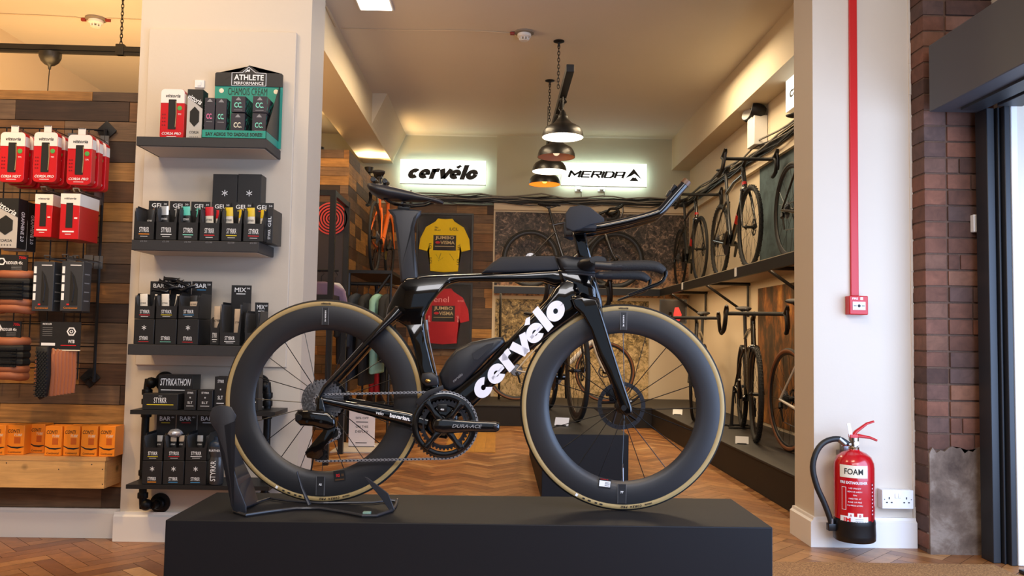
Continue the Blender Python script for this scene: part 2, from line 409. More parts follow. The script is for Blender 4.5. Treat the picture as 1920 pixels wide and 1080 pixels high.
# skirtings with a small ogee top
def skirt(name, x0, x1, y, h=.125, ends=(False, False), side=None, th=.02):
    prof = [(y, 0), (y-th, 0), (y-th, h-.02), (y-th*.6, h-.012), (y-th*.5, h), (y, h)]
    b = MB(); b.prism(prof, x0-(th if ends[0] else 0), x1+(th if ends[1] else 0), plane='YZ')
    if side:
        for sx, y1, sg in side:
            b.prism([(sx, 0), (sx+sg*th, 0), (sx+sg*th, h-.02), (sx+sg*th*.6, h-.012), (sx+sg*th*.5, h), (sx, h)], y-th, y1, plane='XZ')
    return struct(b, name, white_m)
skirt('baseboard_left', -3.4, PLX0-.02, 3.855, .13)
skirt('baseboard_left_pillar', PLX0-.02, PLX1, PF, .13, (False, False), [(PLX1, PF+.28, 1)])
skirt('baseboard_right_pillar', XP, XBR+.005, PR, .135, (False, False), [(XP, PR+.25, -1)], .025)
# raised board behind the left shelves
pa, pb = atY(283, 56, PF), atY(558, 63, PF); pc = atY(258, 684, PF)
b = MB(); b.prism([(pa.x, pa.z), (pb.x, pb.z), (pb.x+.0, pc.z), (pa.x+.0, pc.z)], PF-.018, PF); struct(b, 'trim_3', pill_m, bevel=.003)
# timber partition, left
def planks(mb, x0, x1, z0, z1, y, hs=(.085, .10), ls=(.35, .9), M=None, bias=None, th=.02):
    z = z0
    while z < z1-.01:
        h = min(random.uniform(*hs), z1-z)
        x = x0 - random.random()*.4
        while x < x1:
            l = random.uniform(*ls); a, c = max(x, x0), min(x+l, x1)
            if c-a > .01:
                d = random.uniform(0, .004)
                r = random.random()
                if bias: r = bias(z, r)
                mb.box((a+.001, y-th-d, z+.001), (c-.001, y, z+h-.002), 0, M, rnd=r)
            x += l
        z += h
b = MB(); zp = atY(100, 170, 3.86).z; b.box((-3.4, 3.88, .0), (PLX0+.01, 3.95, zp-.02), 1); planks(b, -3.4, PLX0+.01, .13, zp, 3.88, hs=(.088, .10), ls=(.45, 1.1))
struct(b, 'wall_left_cladding', [plank_m, gap_m], smooth=0)
# timber wing at the back left
XW = -1.49; YW = 8.1
b = MB(); b.box((-3.6, YW+.02, 0), (XW-.02, YW+.1, 2.74), 1); b.box((XW-.1, YW+.05, 0), (XW-.02, BACK, 2.74), 1)
planks(b, -3.6, XW, 0, 2.75, YW+.02)
Mx = Matrix.Translation((XW-.02, YW, 0)) @ Matrix.Rotation(R(90), 4, 'Z')
planks(b, 0, BACK-YW, 0, 2.75, 0, M=Mx, hs=(.10, .13))
struct(b, 'wall_left_wing', [plank_m, gap_m], smooth=0)
# timber on the back wall
pw = atY(926, 400, 10.0)
ztop = atY(800, 383, 10.0).z
b = MB(); b.box((XW, 9.98, 0), (pw.x, BACK, ztop), 1); planks(b, XW, pw.x, 0, ztop, 9.98, hs=(.10, .13), ls=(.3, .8))
struct(b, 'wall_back_cladding', [plank_m, gap_m], smooth=0)
# ledge above the mural
z1 = atY(1000, 396, 10.0).z; z2 = atY(1000, 383, 10.0).z
b = MB(); b.box((pw.x, 9.93, z1), (XR, 9.98, z2+.0)); b.box((pw.x, 9.96, 0), (XR, 10.05, z1)); struct(b, 'trim_4', wall_m)
b = MB(); b.box((XR-.04, 4.0, z1), (XR, BACK, z2+.02)); struct(b, 'trim_5', wall_m)

# brick pier right of the plaster
BY = 3.745
brk = wood('old_brick', [(0, '#463028'), (.25, '#6c4636'), (.5, '#7c4e3a'), (.75, '#54403a'), (1, '#805640')], grain=(18, 18, 18), gstr=.35, rough=.9, axis=True)
mort = P('sandy_mortar', '#5e4638', .95, bump=.6, bs=80, var=.2, vs=20)
XB0, XB1 = XBR+.006, 2.36
b = MB(); b.box((XB0+.006, BY+.006, 0), (XB1, PR+.2, CEIL), 1)
z = .02; i = 0
while z < CEIL:
    x = XB0 - (.11 if i % 2 else 0) + .107
    b.box((XB0+.001, BY+.001, z), (XB0+.100, PR+.02, z+.066), 0, rnd=random.random(), bev=.003)
    while x < XB1:
        bw_ = random.choice((.105, .215, .16)); a, c = max(x, XB0+.107), min(x+bw_, XB1)
        if c-a > .02: b.box((a, BY-.002-random.random()*.004, z), (c, BY+.05, z+.066), 0, rnd=random.random(), bev=.003)
        x += bw_+.007
    z += .0745; i += 1
struct(b, 'wall_right_brick', [brk, mort], smooth=30)
ren = ramp_noise('cement_render_patch', [(.3, '#4a3a30'), (.5, '#6e5c4e'), (.62, '#8a7a6c'), (.8, '#6b4838')], 7, 9, .95)
b = MB(); zt = atY(1780, 842, BY).z
b.prism([(XB0+.004, .0), (XB1, .0), (XB1, zt+.03)]+[(XB1-(XB1-XB0)*k/22, zt+.012*math.sin(k*.9)+.008*math.sin(k*2.7+1)) for k in range(1, 22)]+[(XB0+.004, zt-.02)], BY-.010, BY+.02); struct(b, 'wall_right_render', ren)
# ragged white plaster edge against the brick
b = MB(); zz = .13
while zz < CEIL-.02:
    b.box((XBR-.004, PR-.004-random.random()*.003, zz), (XBR+.006+random.random()*.006, PR+.002, zz+.055)); zz += .05
struct(b, 'trim_6', pill_m, bevel=.002)

# doorway on the right: dark metal frame, white reveal, roller housing
dm = P('dark_grey_aluminium', '#1e2024', .45)
XD = 2.165
b = MB()
b.box((XD, 3.60, 0), (XD+.035, 3.69, 2.0)); b.box((XD+.04, 3.585, 0), (XD+.05, 3.66, 2.0)); b.box((XD+.055, 3.56, 0), (XD+.08, 3.64, 2.0))
b.box((XD, .3, 1.985), (XD+.11, 3.52, 2.03))
b.box((XD+.02, 3.0, .0), (XD+.05, 3.46, .015))
o = struct(b, 'door_1', dm, bevel=.003)
b = MB(); b.box((XD+.085, 3.56, 0), (XD+.115, 3.66, 2.3)); struct(b, 'trim_7', white_m, bevel=.004)
b = MB(); b.box((XD+.12, 3.60, 0), (XD+.9, 3.80, 2.6)); b.box((XD+.05, -1, 2.28), (XD+.6, 3.3, CEIL)); b.box((XD+.05, -1, 0), (XD+.5, .3, 2.3)); struct(b, 'wall_right_front', pill_m)
hz0, hz1 = 1.998, 2.305
t = thing('roller_shutter_housing', 'long charcoal metal shutter box above the doorway at top right', 'shutter box', (1.950, 2.0, hz0))
b = MB(); b.box((0, -3.0, 0), (.22, 1.68, hz1-hz0)); b.build('casing', P('shutter_grey', '#3b3a3e', .5), t, bevel=.004)
b = MB(); b.box((.10, -3.0, -.012), (.19, 1.6, 0)); b.build('guide_slot', dm, t)
# front of the shop behind the camera
b = MB(); b.box((-4.2, -2.9, 0), (-2.6, -2.8, CEIL)); b.box((1.9, -2.9, 0), (3.4, -2.8, CEIL)); b.box((-2.6, -2.9, 0), (1.9, -2.8, .25)); b.box((-2.6, -2.9, 2.6), (1.9, -2.8, CEIL)); struct(b, 'wall_front', wall_m)
b = MB(); b.box((-4.2, -2.8, -.003), (3.4, -1, 0)); struct(b, 'floor_entrance', char)
b = MB(); b.box((-4.2, -2.8, CEIL), (3.4, -1.2, CEIL+.1)); struct(b, 'ceiling_entrance', ceil_m)
b = MB(); b.box((-4.2, -2.8, 0), (-4.1, -1, CEIL)); b.box((2.8, -2.8, 0), (2.9, -1, CEIL)); struct(b, 'wall_entrance', wall_m)
# coir mat
coir = ramp_noise('coir_matting', [(.3, '#4f3018'), (.5, '#8d6234'), (.7, '#b98c54')], 160, 4, .95)
mz = atZ(1700, 1062, 0)
b = MB(); b.box((1.0, 1.6, .001), (2.13, mz.y, .014)); tag(b.build('doormat', coir, bevel=.003), 'brown coir entrance matting on the floor by the doorway at bottom right', 'doormat')

# ------------------------------------------------------------------ platforms, plinths, high shelf
b = MB(); b.box((1.637, 4.15, .0), (2.31, 8.70, .2), 0); b.box((1.63, 4.15, .2), (2.31, 8.70, .215), 1)
tag(b.build('display_platform', [P('platform_side', '#14100e', .6), P('platform_top', '#222122', .6)], bevel=.003), 'low dark display platform running along the right wall under the lower bikes', 'platform')
b = MB(); b.box((-.33, 8.715, .0), (2.31, 9.94, .2), 0); b.box((-.34, 8.705, .2), (2.31, 9.94, .215), 1)
tag(b.build('display_platform', [bpy.data.materials['platform_side'], bpy.data.materials['platform_top']], bevel=.003), 'low dark display platform across the back wall under the white bike', 'platform')
BZ = .38
q0, q1, q2, q3 = atZ(310, 975, BZ), atZ(1449, 989, BZ), atZ(1371, 935, BZ), atZ(406, 923, BZ)
b = MB(); b.prism([(q0.x, q0.y), (q1.x, q1.y), (q2.x, q2.y), (q3.x, q3.y)], 0, BZ, plane='XY')
tag(b.build('display_plinth', box_m, bevel=.003), 'large charcoal plinth in the foreground carrying the time trial bike', 'plinth')
b = MB(); b.box((.274, 4.85, 0), (.779, 6.65, BZ)); tag(b.build('display_plinth', box_m, bevel=.003), 'smaller charcoal plinth on the parquet seen through the front wheel', 'plinth')
# high shelf: back run and right run, one continuous shelf with brackets
SX, SY, SZ = 1.875, 9.43, 1.515
t = thing('bike_shelf', 'high cream bike shelf with black steel edge along back and right walls', 'shelf', (0, 0, 0))
shelf_top = P('shelf_board', '#b7aa94', .6, var=.05)
b = MB(); b.box((pw.x+.02, SY, SZ-.045), (SX, 9.95, SZ)); b.box((SX, 4.1, SZ-.045), (XR-.005, 9.95, SZ)); b.build('board', shelf_top, t)
b = MB(); b.box((pw.x+.02, SY-.025, SZ-.09), (SX, SY, SZ-.012)); b.box((SX-.025, 4.1, SZ-.09), (SX, SY, SZ-.012)); b.build('edge_rail', blk, t)
for yb in (9.1, 7.55, 5.8, 4.3):
    b = MB(); b.tube([(SX+.02, yb, SZ-.06), (XR-.02, yb, SZ-.34)], .012, 4); b.tube([(XR-.02, yb, SZ-.06), (XR-.02, yb, SZ-.36)], .012, 4); b.tube([(SX, yb, SZ-.06), (XR, yb, SZ-.06)], .014, 4)
    b.build('bracket', blk, t)
b = MB(); b.tube([(pw.x+.1, SY+.02, SZ-.06), (pw.x+.1, SY+.02, .22)], .014, 4); b.build('post', blk, t)
# ------------------------------------------------------------------ wheels, bike pieces
gloss = P('gloss_black_lacquer', '#030304', .10, coat=.8, crough=.03, spec=.3)
satin = P('satin_black_carbon', '#1d1e22', .42)
rimc = P('dark_grey_carbon_rim', '#212124', .42, coat=.15, crough=.35)
mattep = P('matt_grey_seatpost_carbon', '#2b2c30', .5)
tan = P('tan_tyre_sidewall', '#a48c5c', .6)
padm = P('grey_foam_pad', '#26272b', .85)
gripm = P('black_grip_tape', '#161617', .7, bump=.2, bs=300)
lcd = P('silver_chain', '#b4b4b8', .35, metal=.8)
brown = P('bronze_plug', '#5a3c22', .4)

def tyre(parent, R_=.340, s=.0135, side=tan, tread=rubber, ky=.9, nseg=96, knob=False):
    c = R_-s; n = 12; prof = []
    for i in range(n):
        a = 2*math.pi*i/n; prof.append((c+s*math.cos(a), s*ky*math.sin(a)))
    m = MB(); m.ringlathe(prof, nseg)
    for f in m.bm.faces:
        cc = f.calc_center_median(); r = math.hypot(cc.x, cc.z)
        f.material_index = 1 if r > c+s*.55 else 0
    o = m.build('tyre', [side, tread], parent, smooth=50)
    if knob:
        m = MB()
        for k in range(90):
            T = Matrix.Rotation(2*math.pi*k/90, 4, 'Y')
            for y in ((-.011, .003) if k % 2 else (-.004, .010)): m.cbox((R_+.001, y, 0), (.004, .007, .010), M=T)
        m.build('tread_knobs', tread, parent)
    return o

def spokes(parent, r0, r1, n=20, hw=.02, rad=.0010, mat=blackp):
    m = MB()
    for k in range(n):
        a = 2*math.pi*k/n; y = hw if k % 2 else -hw; tw = .5 if (k//2) % 2 else -.5
        m.tube([(r0*math.cos(a+tw), y, r0*math.sin(a+tw)), (r1*math.cos(a), 0, r1*math.sin(a))], rad, 4)
    return m.build('spokes', mat, parent, smooth=0)

def rotor(parent, r, y, mat=dsteel):
    m = MB(); m.ringlathe([(r, y-.001), (r, y+.001), (r-.014, y+.001), (r-.014, y-.001)], 48)
    for k in range(5):
        a = 2*math.pi*k/5; m.tube([(.018*math.cos(a), y, .018*math.sin(a)), ((r-.012)*math.cos(a+.5), y, (r-.012)*math.sin(a+.5))], .004, 4)
    for k in range(24):
        T = Matrix.Rotation(2*math.pi*k/24, 4, 'Y'); m.box((r-.012, y-.0016, -.0014), (r-.004, y+.0016, .0014), 1, M=T)
    return m.build('brake_rotor', [mat, blackp], parent)

def cog(m, nt, y, th=.0018, mi=0, M=None, hole=None):
    r = nt*.0127/(2*math.pi); out = []
    for k in range(nt):
        a = 2*math.pi*k/nt; d = math.pi/nt
        out += [((r-.0035)*math.cos(a-d*.95), (r-.0035)*math.sin(a-d*.95)), ((r+.0032)*math.cos(a-d*.25), (r+.0032)*math.sin(a-d*.25)), ((r+.0032)*math.cos(a+d*.25), (r+.0032)*math.sin(a+d*.25)), ((r-.0035)*math.cos(a+d*.95), (r-.0035)*math.sin(a+d*.95))]
    if hole:
        n0 = len(m.bm.faces); n = len(out); rings = []
        for (sc, yy) in ((1, y-th/2), (1, y+th/2)):
            rings.append([m.bm.verts.new(Vector((p[0], yy, p[1]))) for p in out])
            rings.append([m.bm.verts.new(Vector((hole*math.cos(math.atan2(p[1], p[0])), yy, hole*math.sin(math.atan2(p[1], p[0]))))) for p in out])
        a0, a1, b0, b1 = rings
        for k in range(n):
            l = (k+1) % n
            for q in ((a0[k], a0[l], a1[l], a1[k]), (b0[k], b1[k], b1[l], b0[l]), (a0[k], b0[k], b0[l], a0[l]), (a1[k], a1[l], b1[l], b1[k])): m.bm.faces.new(q)
        m._new(n0, mi)
    else: m.prism(out, y-th/2, y+th/2, mi, M)

# ------------------------------------------------------------------ hero bike
OR_ = atZ(602, 942, BZ); FR_ = atZ(1165, 957, BZ)
yaw = math.atan2(FR_.y-OR_.y, FR_.x-OR_.x); WB = math.hypot(FR_.y-OR_.y, FR_.x-OR_.x)
ML = Matrix.Translation((OR_.x, OR_.y, BZ)) @ Matrix.Rotation(yaw, 4, 'Z'); MLi = ML.inverted()
def L3(px, py, off=0):
    """image point -> bike-local point on the plane y=off"""
    o = MLi @ CAM; d = MLi.to_3x3() @ ray(px, py); return o + d*((off-o.y)/d.y)
def L2(px, py, off=0): p = L3(px, py, off); return (p.x, p.z)
def PL(pts, off=0): return [L2(x, y, off) for x, y in pts]
def LZ(px, py, z): return MLi @ atZ(px, py, BZ+z)

bike = thing('time_trial_bike', 'large glossy black time trial bike with deep rims and tan tyres on the foreground plinth', 'bicycle', OR_, yaw)
RW = .340
# --- rear wheel
def deep_wheel(name, cx, rin, drive):
    m = MB(); prof = [(.3185, -.0115), (.3185, .0115), (.306, .0138), (.285, .0146), (.262, .0125), (rin+.006, .0062), (rin, 0), (rin+.006, -.0062), (.262, -.0125), (.285, -.0146), (.306, -.0138)]
    m.ringlathe(prof, 128); wlo = m.build(name, rimc, bike, smooth=60); wlo.location = (cx, 0, RW)
    tyre(wlo, RW, .0135, nseg=128)
    spokes(wlo, .019, rin+.003, 20, .022, .0014)
    m = MB(); m.lathe([(.006, -.052), (.011, -.05), (.012, -.035), (.022, -.03), (.024, -.024), (.015, -.018), (.013, .012), (.024, .020), (.025, .027), (.012, .034), (.006, .05)], axis='Y', seg=24)
    m.build('hub', blackp, wlo)
    rotor(wlo, .080 if not drive else .070, .036)
    m = MB(); m.tube([(0, 0, -rin-.002), (0, 0, -rin+.042)], .0028, 8); m.tube([(0, 0, -rin+.042), (0, 0, -rin+.055)], .0016, 6); m.build('valve', steel if not drive else blackp, wlo).rotation_euler = (0, R(-1 if not drive else 9), 0)
    return wlo
rw = deep_wheel('rear_wheel', 0, .2365, True)
fw = deep_wheel('front_wheel', WB, .2430, False)
for wh, bt, nm in ((rw, 'AR', 'r'), (fw, '77', 'f')):
    m = MB()
    for k, ch in enumerate('RESERVE'): m.text(ch, (0, -.0157, .300-.0055*k), w=.0042, h=.0042, rot=-90, bold=.02)
    m.cbox((0, -.0143, .283), (.0215, .0024, .058), 1)
    for xx in (-.0107, .0107): m.cbox((xx, -.0150, .283), (.0006, .0014, .058), 2)
    m.build('rim_decal', [wht, rimc, greyprint], wh, smooth=0)
    m = MB()
    m.cbox((0, -.0143, -.283), (.027, .0024, .062), 1)
    m.prism([(-.011, -.268), (.011, -.268), (.011, -.281), (0, -.290), (-.011, -.281)], -.0157, -.0149, 1)
    m.text(bt, (0, -.0160, -.278), w=.010, h=.007, bold=.02)
    for xx in (-.0135, .0135): m.cbox((xx, -.0150, -.283), (.0006, .0014, .062), 2)
    m.build('model_decal', [wht, rimc, greyprint], wh, smooth=0)
    m = MB(); m.text('vittoria', (0, -.0131, .3262), w=.032, h=.0065, bold=.02, shear=.3); m.build('tyre_lettering', blkprint, wh, smooth=0)
    m = MB(); T = Matrix.Rotation(R(180-15.5), 4, 'Y'); m.text('vittoria', (0, -.0131, .3262), w=.024, h=.006, bold=.02, shear=.3, M=T); m.build('tyre_lettering', blkprint, wh, smooth=0)
    m = MB()
    for k, ch in enumerate('CORSA PRO'):
        if ch == ' ': continue
        T = Matrix.Rotation(R(180 - 1.35*(4-k) - 5.5), 4, 'Y')
        m.text(ch, (0, -.0131, .3262), w=.0068, h=.0075, bold=.03, shear=.2, M=T)
    m.build('tyre_lettering', blkprint, wh, smooth=0)
    m = MB()
    for k, a in enumerate((12, 15, 19, 22.5)):
        T = Matrix.Rotation(R(180+a), 4, 'Y'); m.cbox((0, -.0130, .3262), (.010-.002*(k % 2), .0006, .0045), 0, M=T)
    T = Matrix.Rotation(R(180+27), 4, 'Y'); m.cbox((0, -.0130, .3262), (.008, .0006, .009), 1, M=T)
    m.build('tyre_mark', [blkprint, wht], wh, smooth=0)
# stickers
m = MB(); T = Matrix.Translation((.063, -.0152, -.248)) @ Matrix.Rotation(R(-8), 4, 'Y')
m.cbox((0, 0, 0), (.038, .0012, .036), 0, M=T); m.text('RS', (-.004, -.0008, .002), w=.012, h=.010, mi=1, M=T, bold=.03); m.cbox((.011, -.0007, .002), (.008, .0004, .008), 2, M=T); m.cbox((0, -.0007, -.012), (.030, .0004, .004), 2, M=T)
m.build('warning_sticker', [blkprint, redprint, brown], rw, smooth=0)
m = MB(); T = Matrix.Translation((-.056, -.0152, -.250)) @ Matrix.Rotation(R(6), 4, 'Y')
m.cbox((0, 0, 0), (.040, .0012, .032), 1, M=T); m.cbox((0, -.0007, -.002), (.036, .0004, .019), 0, M=T)
for k in range(4): m.cbox((.008, -.0011, .003-.0035*k), (.016, .0003, .0012), 1, M=T)
m.text('RESERVE', (-.003, -.0009, .012), w=.026, h=.003, mi=2, M=T)
m.build('label_sticker', [wht, blkprint, redprint], fw, smooth=0)

# --- frame: one continuous black shape
m = MB()
cl = PL([(762, 521), (800, 518), (850, 515.5), (950, 512), (1047, 506), (1062, 512), (1066, 530), (1040, 536), (1018, 528.5), (930, 529), (862, 528.5), (840, 534), (826, 547), (808, 568), (797, 590), (797, 612), (801, 640), (812, 685), (828, 735), (838, 752), (826, 770), (806, 772), (793, 745), (790, 715), (782, 680), (774, 640), (764, 614), (752, 602), (738, 606), (724, 600), (728, 578), (738, 556), (750, 536)])
m.slab(PL([(758, 523), (800, 518), (850, 515.5), (950, 512), (1047, 506), (1062, 512), (1066, 530), (1040, 536), (1018, 528.5), (930, 529), (862, 528.5), (838, 534), (800, 545), (760, 545)]), .019, .008)
m.slab(PL([(764, 521), (846, 517), (852, 529), (838, 536), (824, 549), (808, 568), (797, 590), (795, 612), (764, 614), (748, 604), (724, 600), (728, 578), (738, 556), (750, 536)]), .0192, .008)
m.slab(PL([(752, 596), (797, 590), (797, 612), (801, 640), (812, 685), (828, 735), (838, 752), (826, 770), (806, 772), (795, 745), (790, 715), (782, 680), (774, 640), (764, 614)]), .0188, .008)
# down tube
dt = PL([(1062, 520), (1085, 530), (1098, 560), (1090, 588), (1056, 612), (986, 664), (900, 751), (872, 778), (850, 785), (836, 765), (836, 742), (852, 730), (900, 692), (937, 654), (988, 601), (1028, 560), (1040, 540)])
m.slab(dt, .029, .013)
# head tube shell and bottom bracket shell
m.slab(PL([(1043, 505), (1105, 512), (1118, 540), (1120, 575), (1092, 590), (1074, 560), (1050, 530)]), .027, .014)
bbx = L3(829, 793)
m.lathe([(.028, -.042), (.032, -.036), (.032, .036), (.028, .042)], Matrix.Translation(bbx), axis='Y', seg=28)
m.slab(PL([(792, 740), (838, 738), (862, 770), (858, 800), (838, 822), (810, 818), (792, 800)]), .030, .012)
# stays, both sides
for s in (-1, 1):
    o_ = .050
    A = [L3(748, 582, -.016), L3(722, 608, -.030), L3(690, 640, -.045), L3(640, 694, -.056), L3(609, 726, -.060), L3(600, 742, -.060)]
    A = [Vector((p.x, s*abs(p.y), p.z)) for p in A]
    m.tube(A, [.027, .025, .021, .0165, .0135, .013], 12, asp=[.8, .55, .5, .55, .6, .5], up=(.7, 0, .7))
    B = [L3(603, 750, -.060), L3(640, 758, -.058), L3(700, 771, -.050), L3(760, 784, -.036), L3(800, 796, -.026)]
    B = [Vector((p.x, s*abs(p.y), p.z)) for p in B]
    m.tube(B, [.011, .013, .018, .024, .028], 12, asp=[.6, .6, .45, .4, .5], up=(0, 0, 1))
    m.sphere((0.002, s*.060, RW+.002), (.016, .006, .018), 14)
frame = m.build('frame', gloss, bike, smooth=50)
# lettering
ang = math.degrees(math.atan2(L2(1052, 572)[1]-L2(895, 738)[1], L2(1052, 572)[0]-L2(895, 738)[0]))
def stroke(pts, w_):
    L_, R__ = [], []; n = len(pts)
    for i in range(n):
        t = (Vector(pts[min(i+1, n-1)]) - Vector(pts[max(i-1, 0)])).normalized(); nn = Vector((-t.y, t.x)); ww = w_[i] if isinstance(w_, (list, tuple)) else w_
        L_.append(Vector(pts[i])+nn*ww/2); R__.append(Vector(pts[i])-nn*ww/2)
    return L_, R__
def cervelo_logo(mb, M, w_, h_, sw=.30, shear=.22, mi=0, th=.0008):
    """the wordmark as heavy strokes; local x right, z up, faces -y, centred"""
    def el(cx, cy, rx, ry, a0, a1, n=22): return [(cx+rx*math.cos(R(a0+(a1-a0)*i/n)), cy+ry*math.sin(R(a0+(a1-a0)*i/n))) for i in range(n+1)]
    S = []; x = 0; a = .5-sw/2; ax = .46-sw/2+.02
    def wv(n, hi=sw, lo=sw*.72): return [lo+(hi-lo)*abs(math.cos(math.pi*0+2*math.pi*i/n)) for i in range(n+1)]
    def cc(cx): S.append((el(cx, .5, ax, a, 42, 318), sw))
    def ee(cx):
        S.append((el(cx, .5, ax, a, -2, 312), sw*.92)); S.append(([(cx-ax, .47), (cx+ax+sw*.42, .47)], sw*.44))
    cc(.46); ee(1.32)
    S.append(([(2.00, 0), (2.00, 1)], sw)); S.append(([(2.00, .66), (2.12, .82), (2.26, .87), (2.44, .85)], sw*.92))
    S.append(([(2.64, 1), (3.00, .03)], sw*1.05)); S.append(([(3.00, .03), (3.38, 1)], sw*.95))
    ee(3.86); S.append(([(3.80, 1.12), (4.04, 1.42)], sw*.8))
    S.append(([(4.54, 0), (4.54, 1.42)], sw*1.02)); S.append((el(5.22, .5, ax, a, 0, 360, 30), sw))
    W_, H_ = 5.68, 1.42
    for pts, ww in S:
        A, B = stroke(pts, ww); rows = []
        for P_, Q in zip(A, B):
            r_ = []
            for p in (P_, Q):
                xx = p.x + shear*(p.y-.5); yy = max(-.0, min(1.42, p.y))
                for yo in (0, -th): r_.append(mb.bm.verts.new(M @ Vector(((xx-W_/2)/W_*w_, yo, (yy-H_/2)/H_*h_))))
            rows.append(r_)
        n0 = len(mb.bm.faces)
        for r1, r2 in zip(rows, rows[1:]):
            mb.bm.faces.new((r1[1], r1[3], r2[3], r2[1])); mb.bm.faces.new((r1[0], r2[0], r2[2], r1[2])); mb.bm.faces.new((r1[0], r1[1], r2[1], r2[0])); mb.bm.faces.new((r1[2], r2[2], r2[3], r1[3]))
        mb.bm.faces.new((rows[0][0], rows[0][2], rows[0][3], rows[0][1])); mb.bm.faces.new((rows[-1][0], rows[-1][1], rows[-1][3], rows[-1][2]))
        mb._new(n0, mi)
m = MB(); c = L3(969, 650, -.030); cervelo_logo(m, Matrix.Translation((c.x, -.0298, c.z)) @ Matrix.Rotation(-R(ang), 4, 'Y'), .415, .084, sw=.36, shear=.12)
m.build('frame_lettering', P('white_decal', '#e9e9f2', .35), frame, smooth=0)
m = MB(); c = L3(752, 781, -.047)
m.text('bavarian.', (c.x-.001, -.0560, c.z-.001), w=.070, h=.014, bold=.03, rot=-10); c = L3(713, 774, -.052); m.text('velo', (c.x, -.0605, c.z), w=.026, h=.011, rot=-9)
m.build('shop_lettering', wht, frame, smooth=0)
# --- fork and bayonet
m = MB()
out = [(1071, 560), (1092, 556), (1118, 560), (1127, 583), (1146, 645), (1165, 705), (1184, 762), (1186, 776), (1172, 780), (1163, 768), (1144, 710), (1124, 668), (1108, 618), (1092, 590), (1078, 578)]
for s in (-1, 1): 
    o = PL(out, -.045)
    m.slab(o, .0075, .006, y0=s*.045)
m.slab(PL([(1068, 556), (1090, 548), (1122, 560), (1130, 590), (1120, 602), (1098, 598), (1078, 580)]), .050, .022)
m.slab(PL([(1096, 500), (1112, 508), (1120, 530), (1129, 565), (1131, 595), (1118, 600), (1104, 580), (1096, 550)]), .022, .013)
m.build('fork', gloss, bike, smooth=50)
m = MB(); c = L3(1183, 752, -.053); m.text('A', (c.x, -.0531, c.z), w=.004, h=.005, bold=.02); m.build('fork_lettering', wht, bike, smooth=0)
# front caliper and thru axle
m = MB(); m.box((WB-.040, .040, RW+.012), (WB-.010, .062, RW+.060), bev=.004); m.box((WB-.052, .044, RW+.030), (WB-.034, .058, RW+.052), bev=.003); m.build('brake_caliper', blackp, bike)
m = MB(); m.lathe([(.009, -.058), (.009, .058)], Matrix.Translation((WB, 0, RW)), axis='Y', seg=14); m.build('axle', blackp, bike)
m = MB(); m.lathe([(.008, -.070), (.008, .066)], Matrix.Translation((0, 0, RW)), axis='Y', seg=14); m.build('axle', blackp, bike)
m = MB(); m.box((.03, .040, RW+.0), (.075, .060, RW+.028), bev=.004); m.build('brake_caliper', blackp, bike)
# --- seatpost
m = MB(); m.slab(PL([(727, 393), (757, 391), (790, 395), (789, 403), (781, 412), (776, 428), (778, 467), (784, 517), (785, 528), (752, 530), (749, 500), (747, 478), (743, 439), (738, 408)]), .013, .010)
sp = m.build('seatpost', mattep, bike, smooth=50)
# saddle
m = MB()
st = [(695, 350, .010, .050), (702, 355, .019, .064), (716, 360, .025, .068), (735, 364, .024, .060), (760, 367, .019, .042), (785, 371, .014, .028), (808, 374.5, .010, .022), (823, 378, .009, .018), (831, 381, .006, .010)]
pts = [L3(x, y) for x, y, h, w_ in st]
m.tube(pts, [s_[2] for s_ in st], 18, asp=[s_[3]/s_[2] for s_ in st])
sad = m.build('saddle', satin, bike, smooth=60)
m = MB()
for s in (-1, 1):
    q = [(722, 374), (738, 382), (770, 386), (795, 384), (812, 378)]
    m.tube([Vector((L3(x, y).x, s*.022, L3(x, y).z)) for x, y in q], .0036, 8)
m.build('saddle_rail', blackp, sad)
m = MB(); c = L3(757, 385)
m.sphere((c.x, 0, c.z+.002), (.013, .028, .010), 12); m.box((c.x-.018, -.012, c.z-.016), (c.x+.022, .012, c.z-.002), bev=.003); m.lathe([(.004, -.034), (.004, .034)], Matrix.Translation((c.x, 0, c.z+.003)), axis='Y', seg=10)
m.build('saddle_clamp', blackp, sad)
m = MB()
for x, y in ((706, 342), (727, 345)):
    c = L3(x, y, .03); m.lathe([(.007, -.03), (.009, -.028), (.009, .02), (.006, .03)], Matrix.Translation((c.x, 0, c.z)), axis='Y', seg=16)
c = L3(716, 346); m.box((c.x-.018, -.012, c.z-.009), (c.x+.018, .012, c.z+.002), bev=.003)
m.build('bottle_mount', blackp, sad)
# --- storage box on the top tube and bottle box in the triangle
m = MB(); m.slab(PL([(903, 512), (922, 494), (940, 482), (1000, 480.5), (1040, 480.5), (1046, 494), (1049, 507), (980, 511)]), .021, .012); m.build('storage_box', padm, bike, smooth=50)
m = MB(); m.slab(PL([(824, 702), (838, 676), (856, 655), (885, 641), (930, 632), (943, 632), (948, 642), (915, 672), (868, 722), (846, 734), (832, 728)]), .026, .012)
bb_ = m.build('bottle_box', satin, bike, smooth=50)
m = MB(); m.slab(PL([(884, 662), (912, 644), (930, 640), (926, 650), (898, 676), (888, 676)]), .0275, .004); m.build('bottle_grip', padm, bb_, smooth=50)
m = MB(); c = L3(858, 708, -.027); m.text('cervélo', (c.x, -.0268, c.z), w=.040, h=.009, rot=40, shear=.2); m.build('bottle_lettering', greyprint, bb_, smooth=0)
m = MB(); m.tube([L3(800, 608, -.028), L3(805, 640, -.028), L3(816, 690, -.028), L3(823, 722, -.026)], [.0035, .0022, .0022, .002], 8); m.tube([L3(799, 600, -.028), L3(801, 618, -.028)], .0055, 8); m.build('cable_guide', steel, bike)
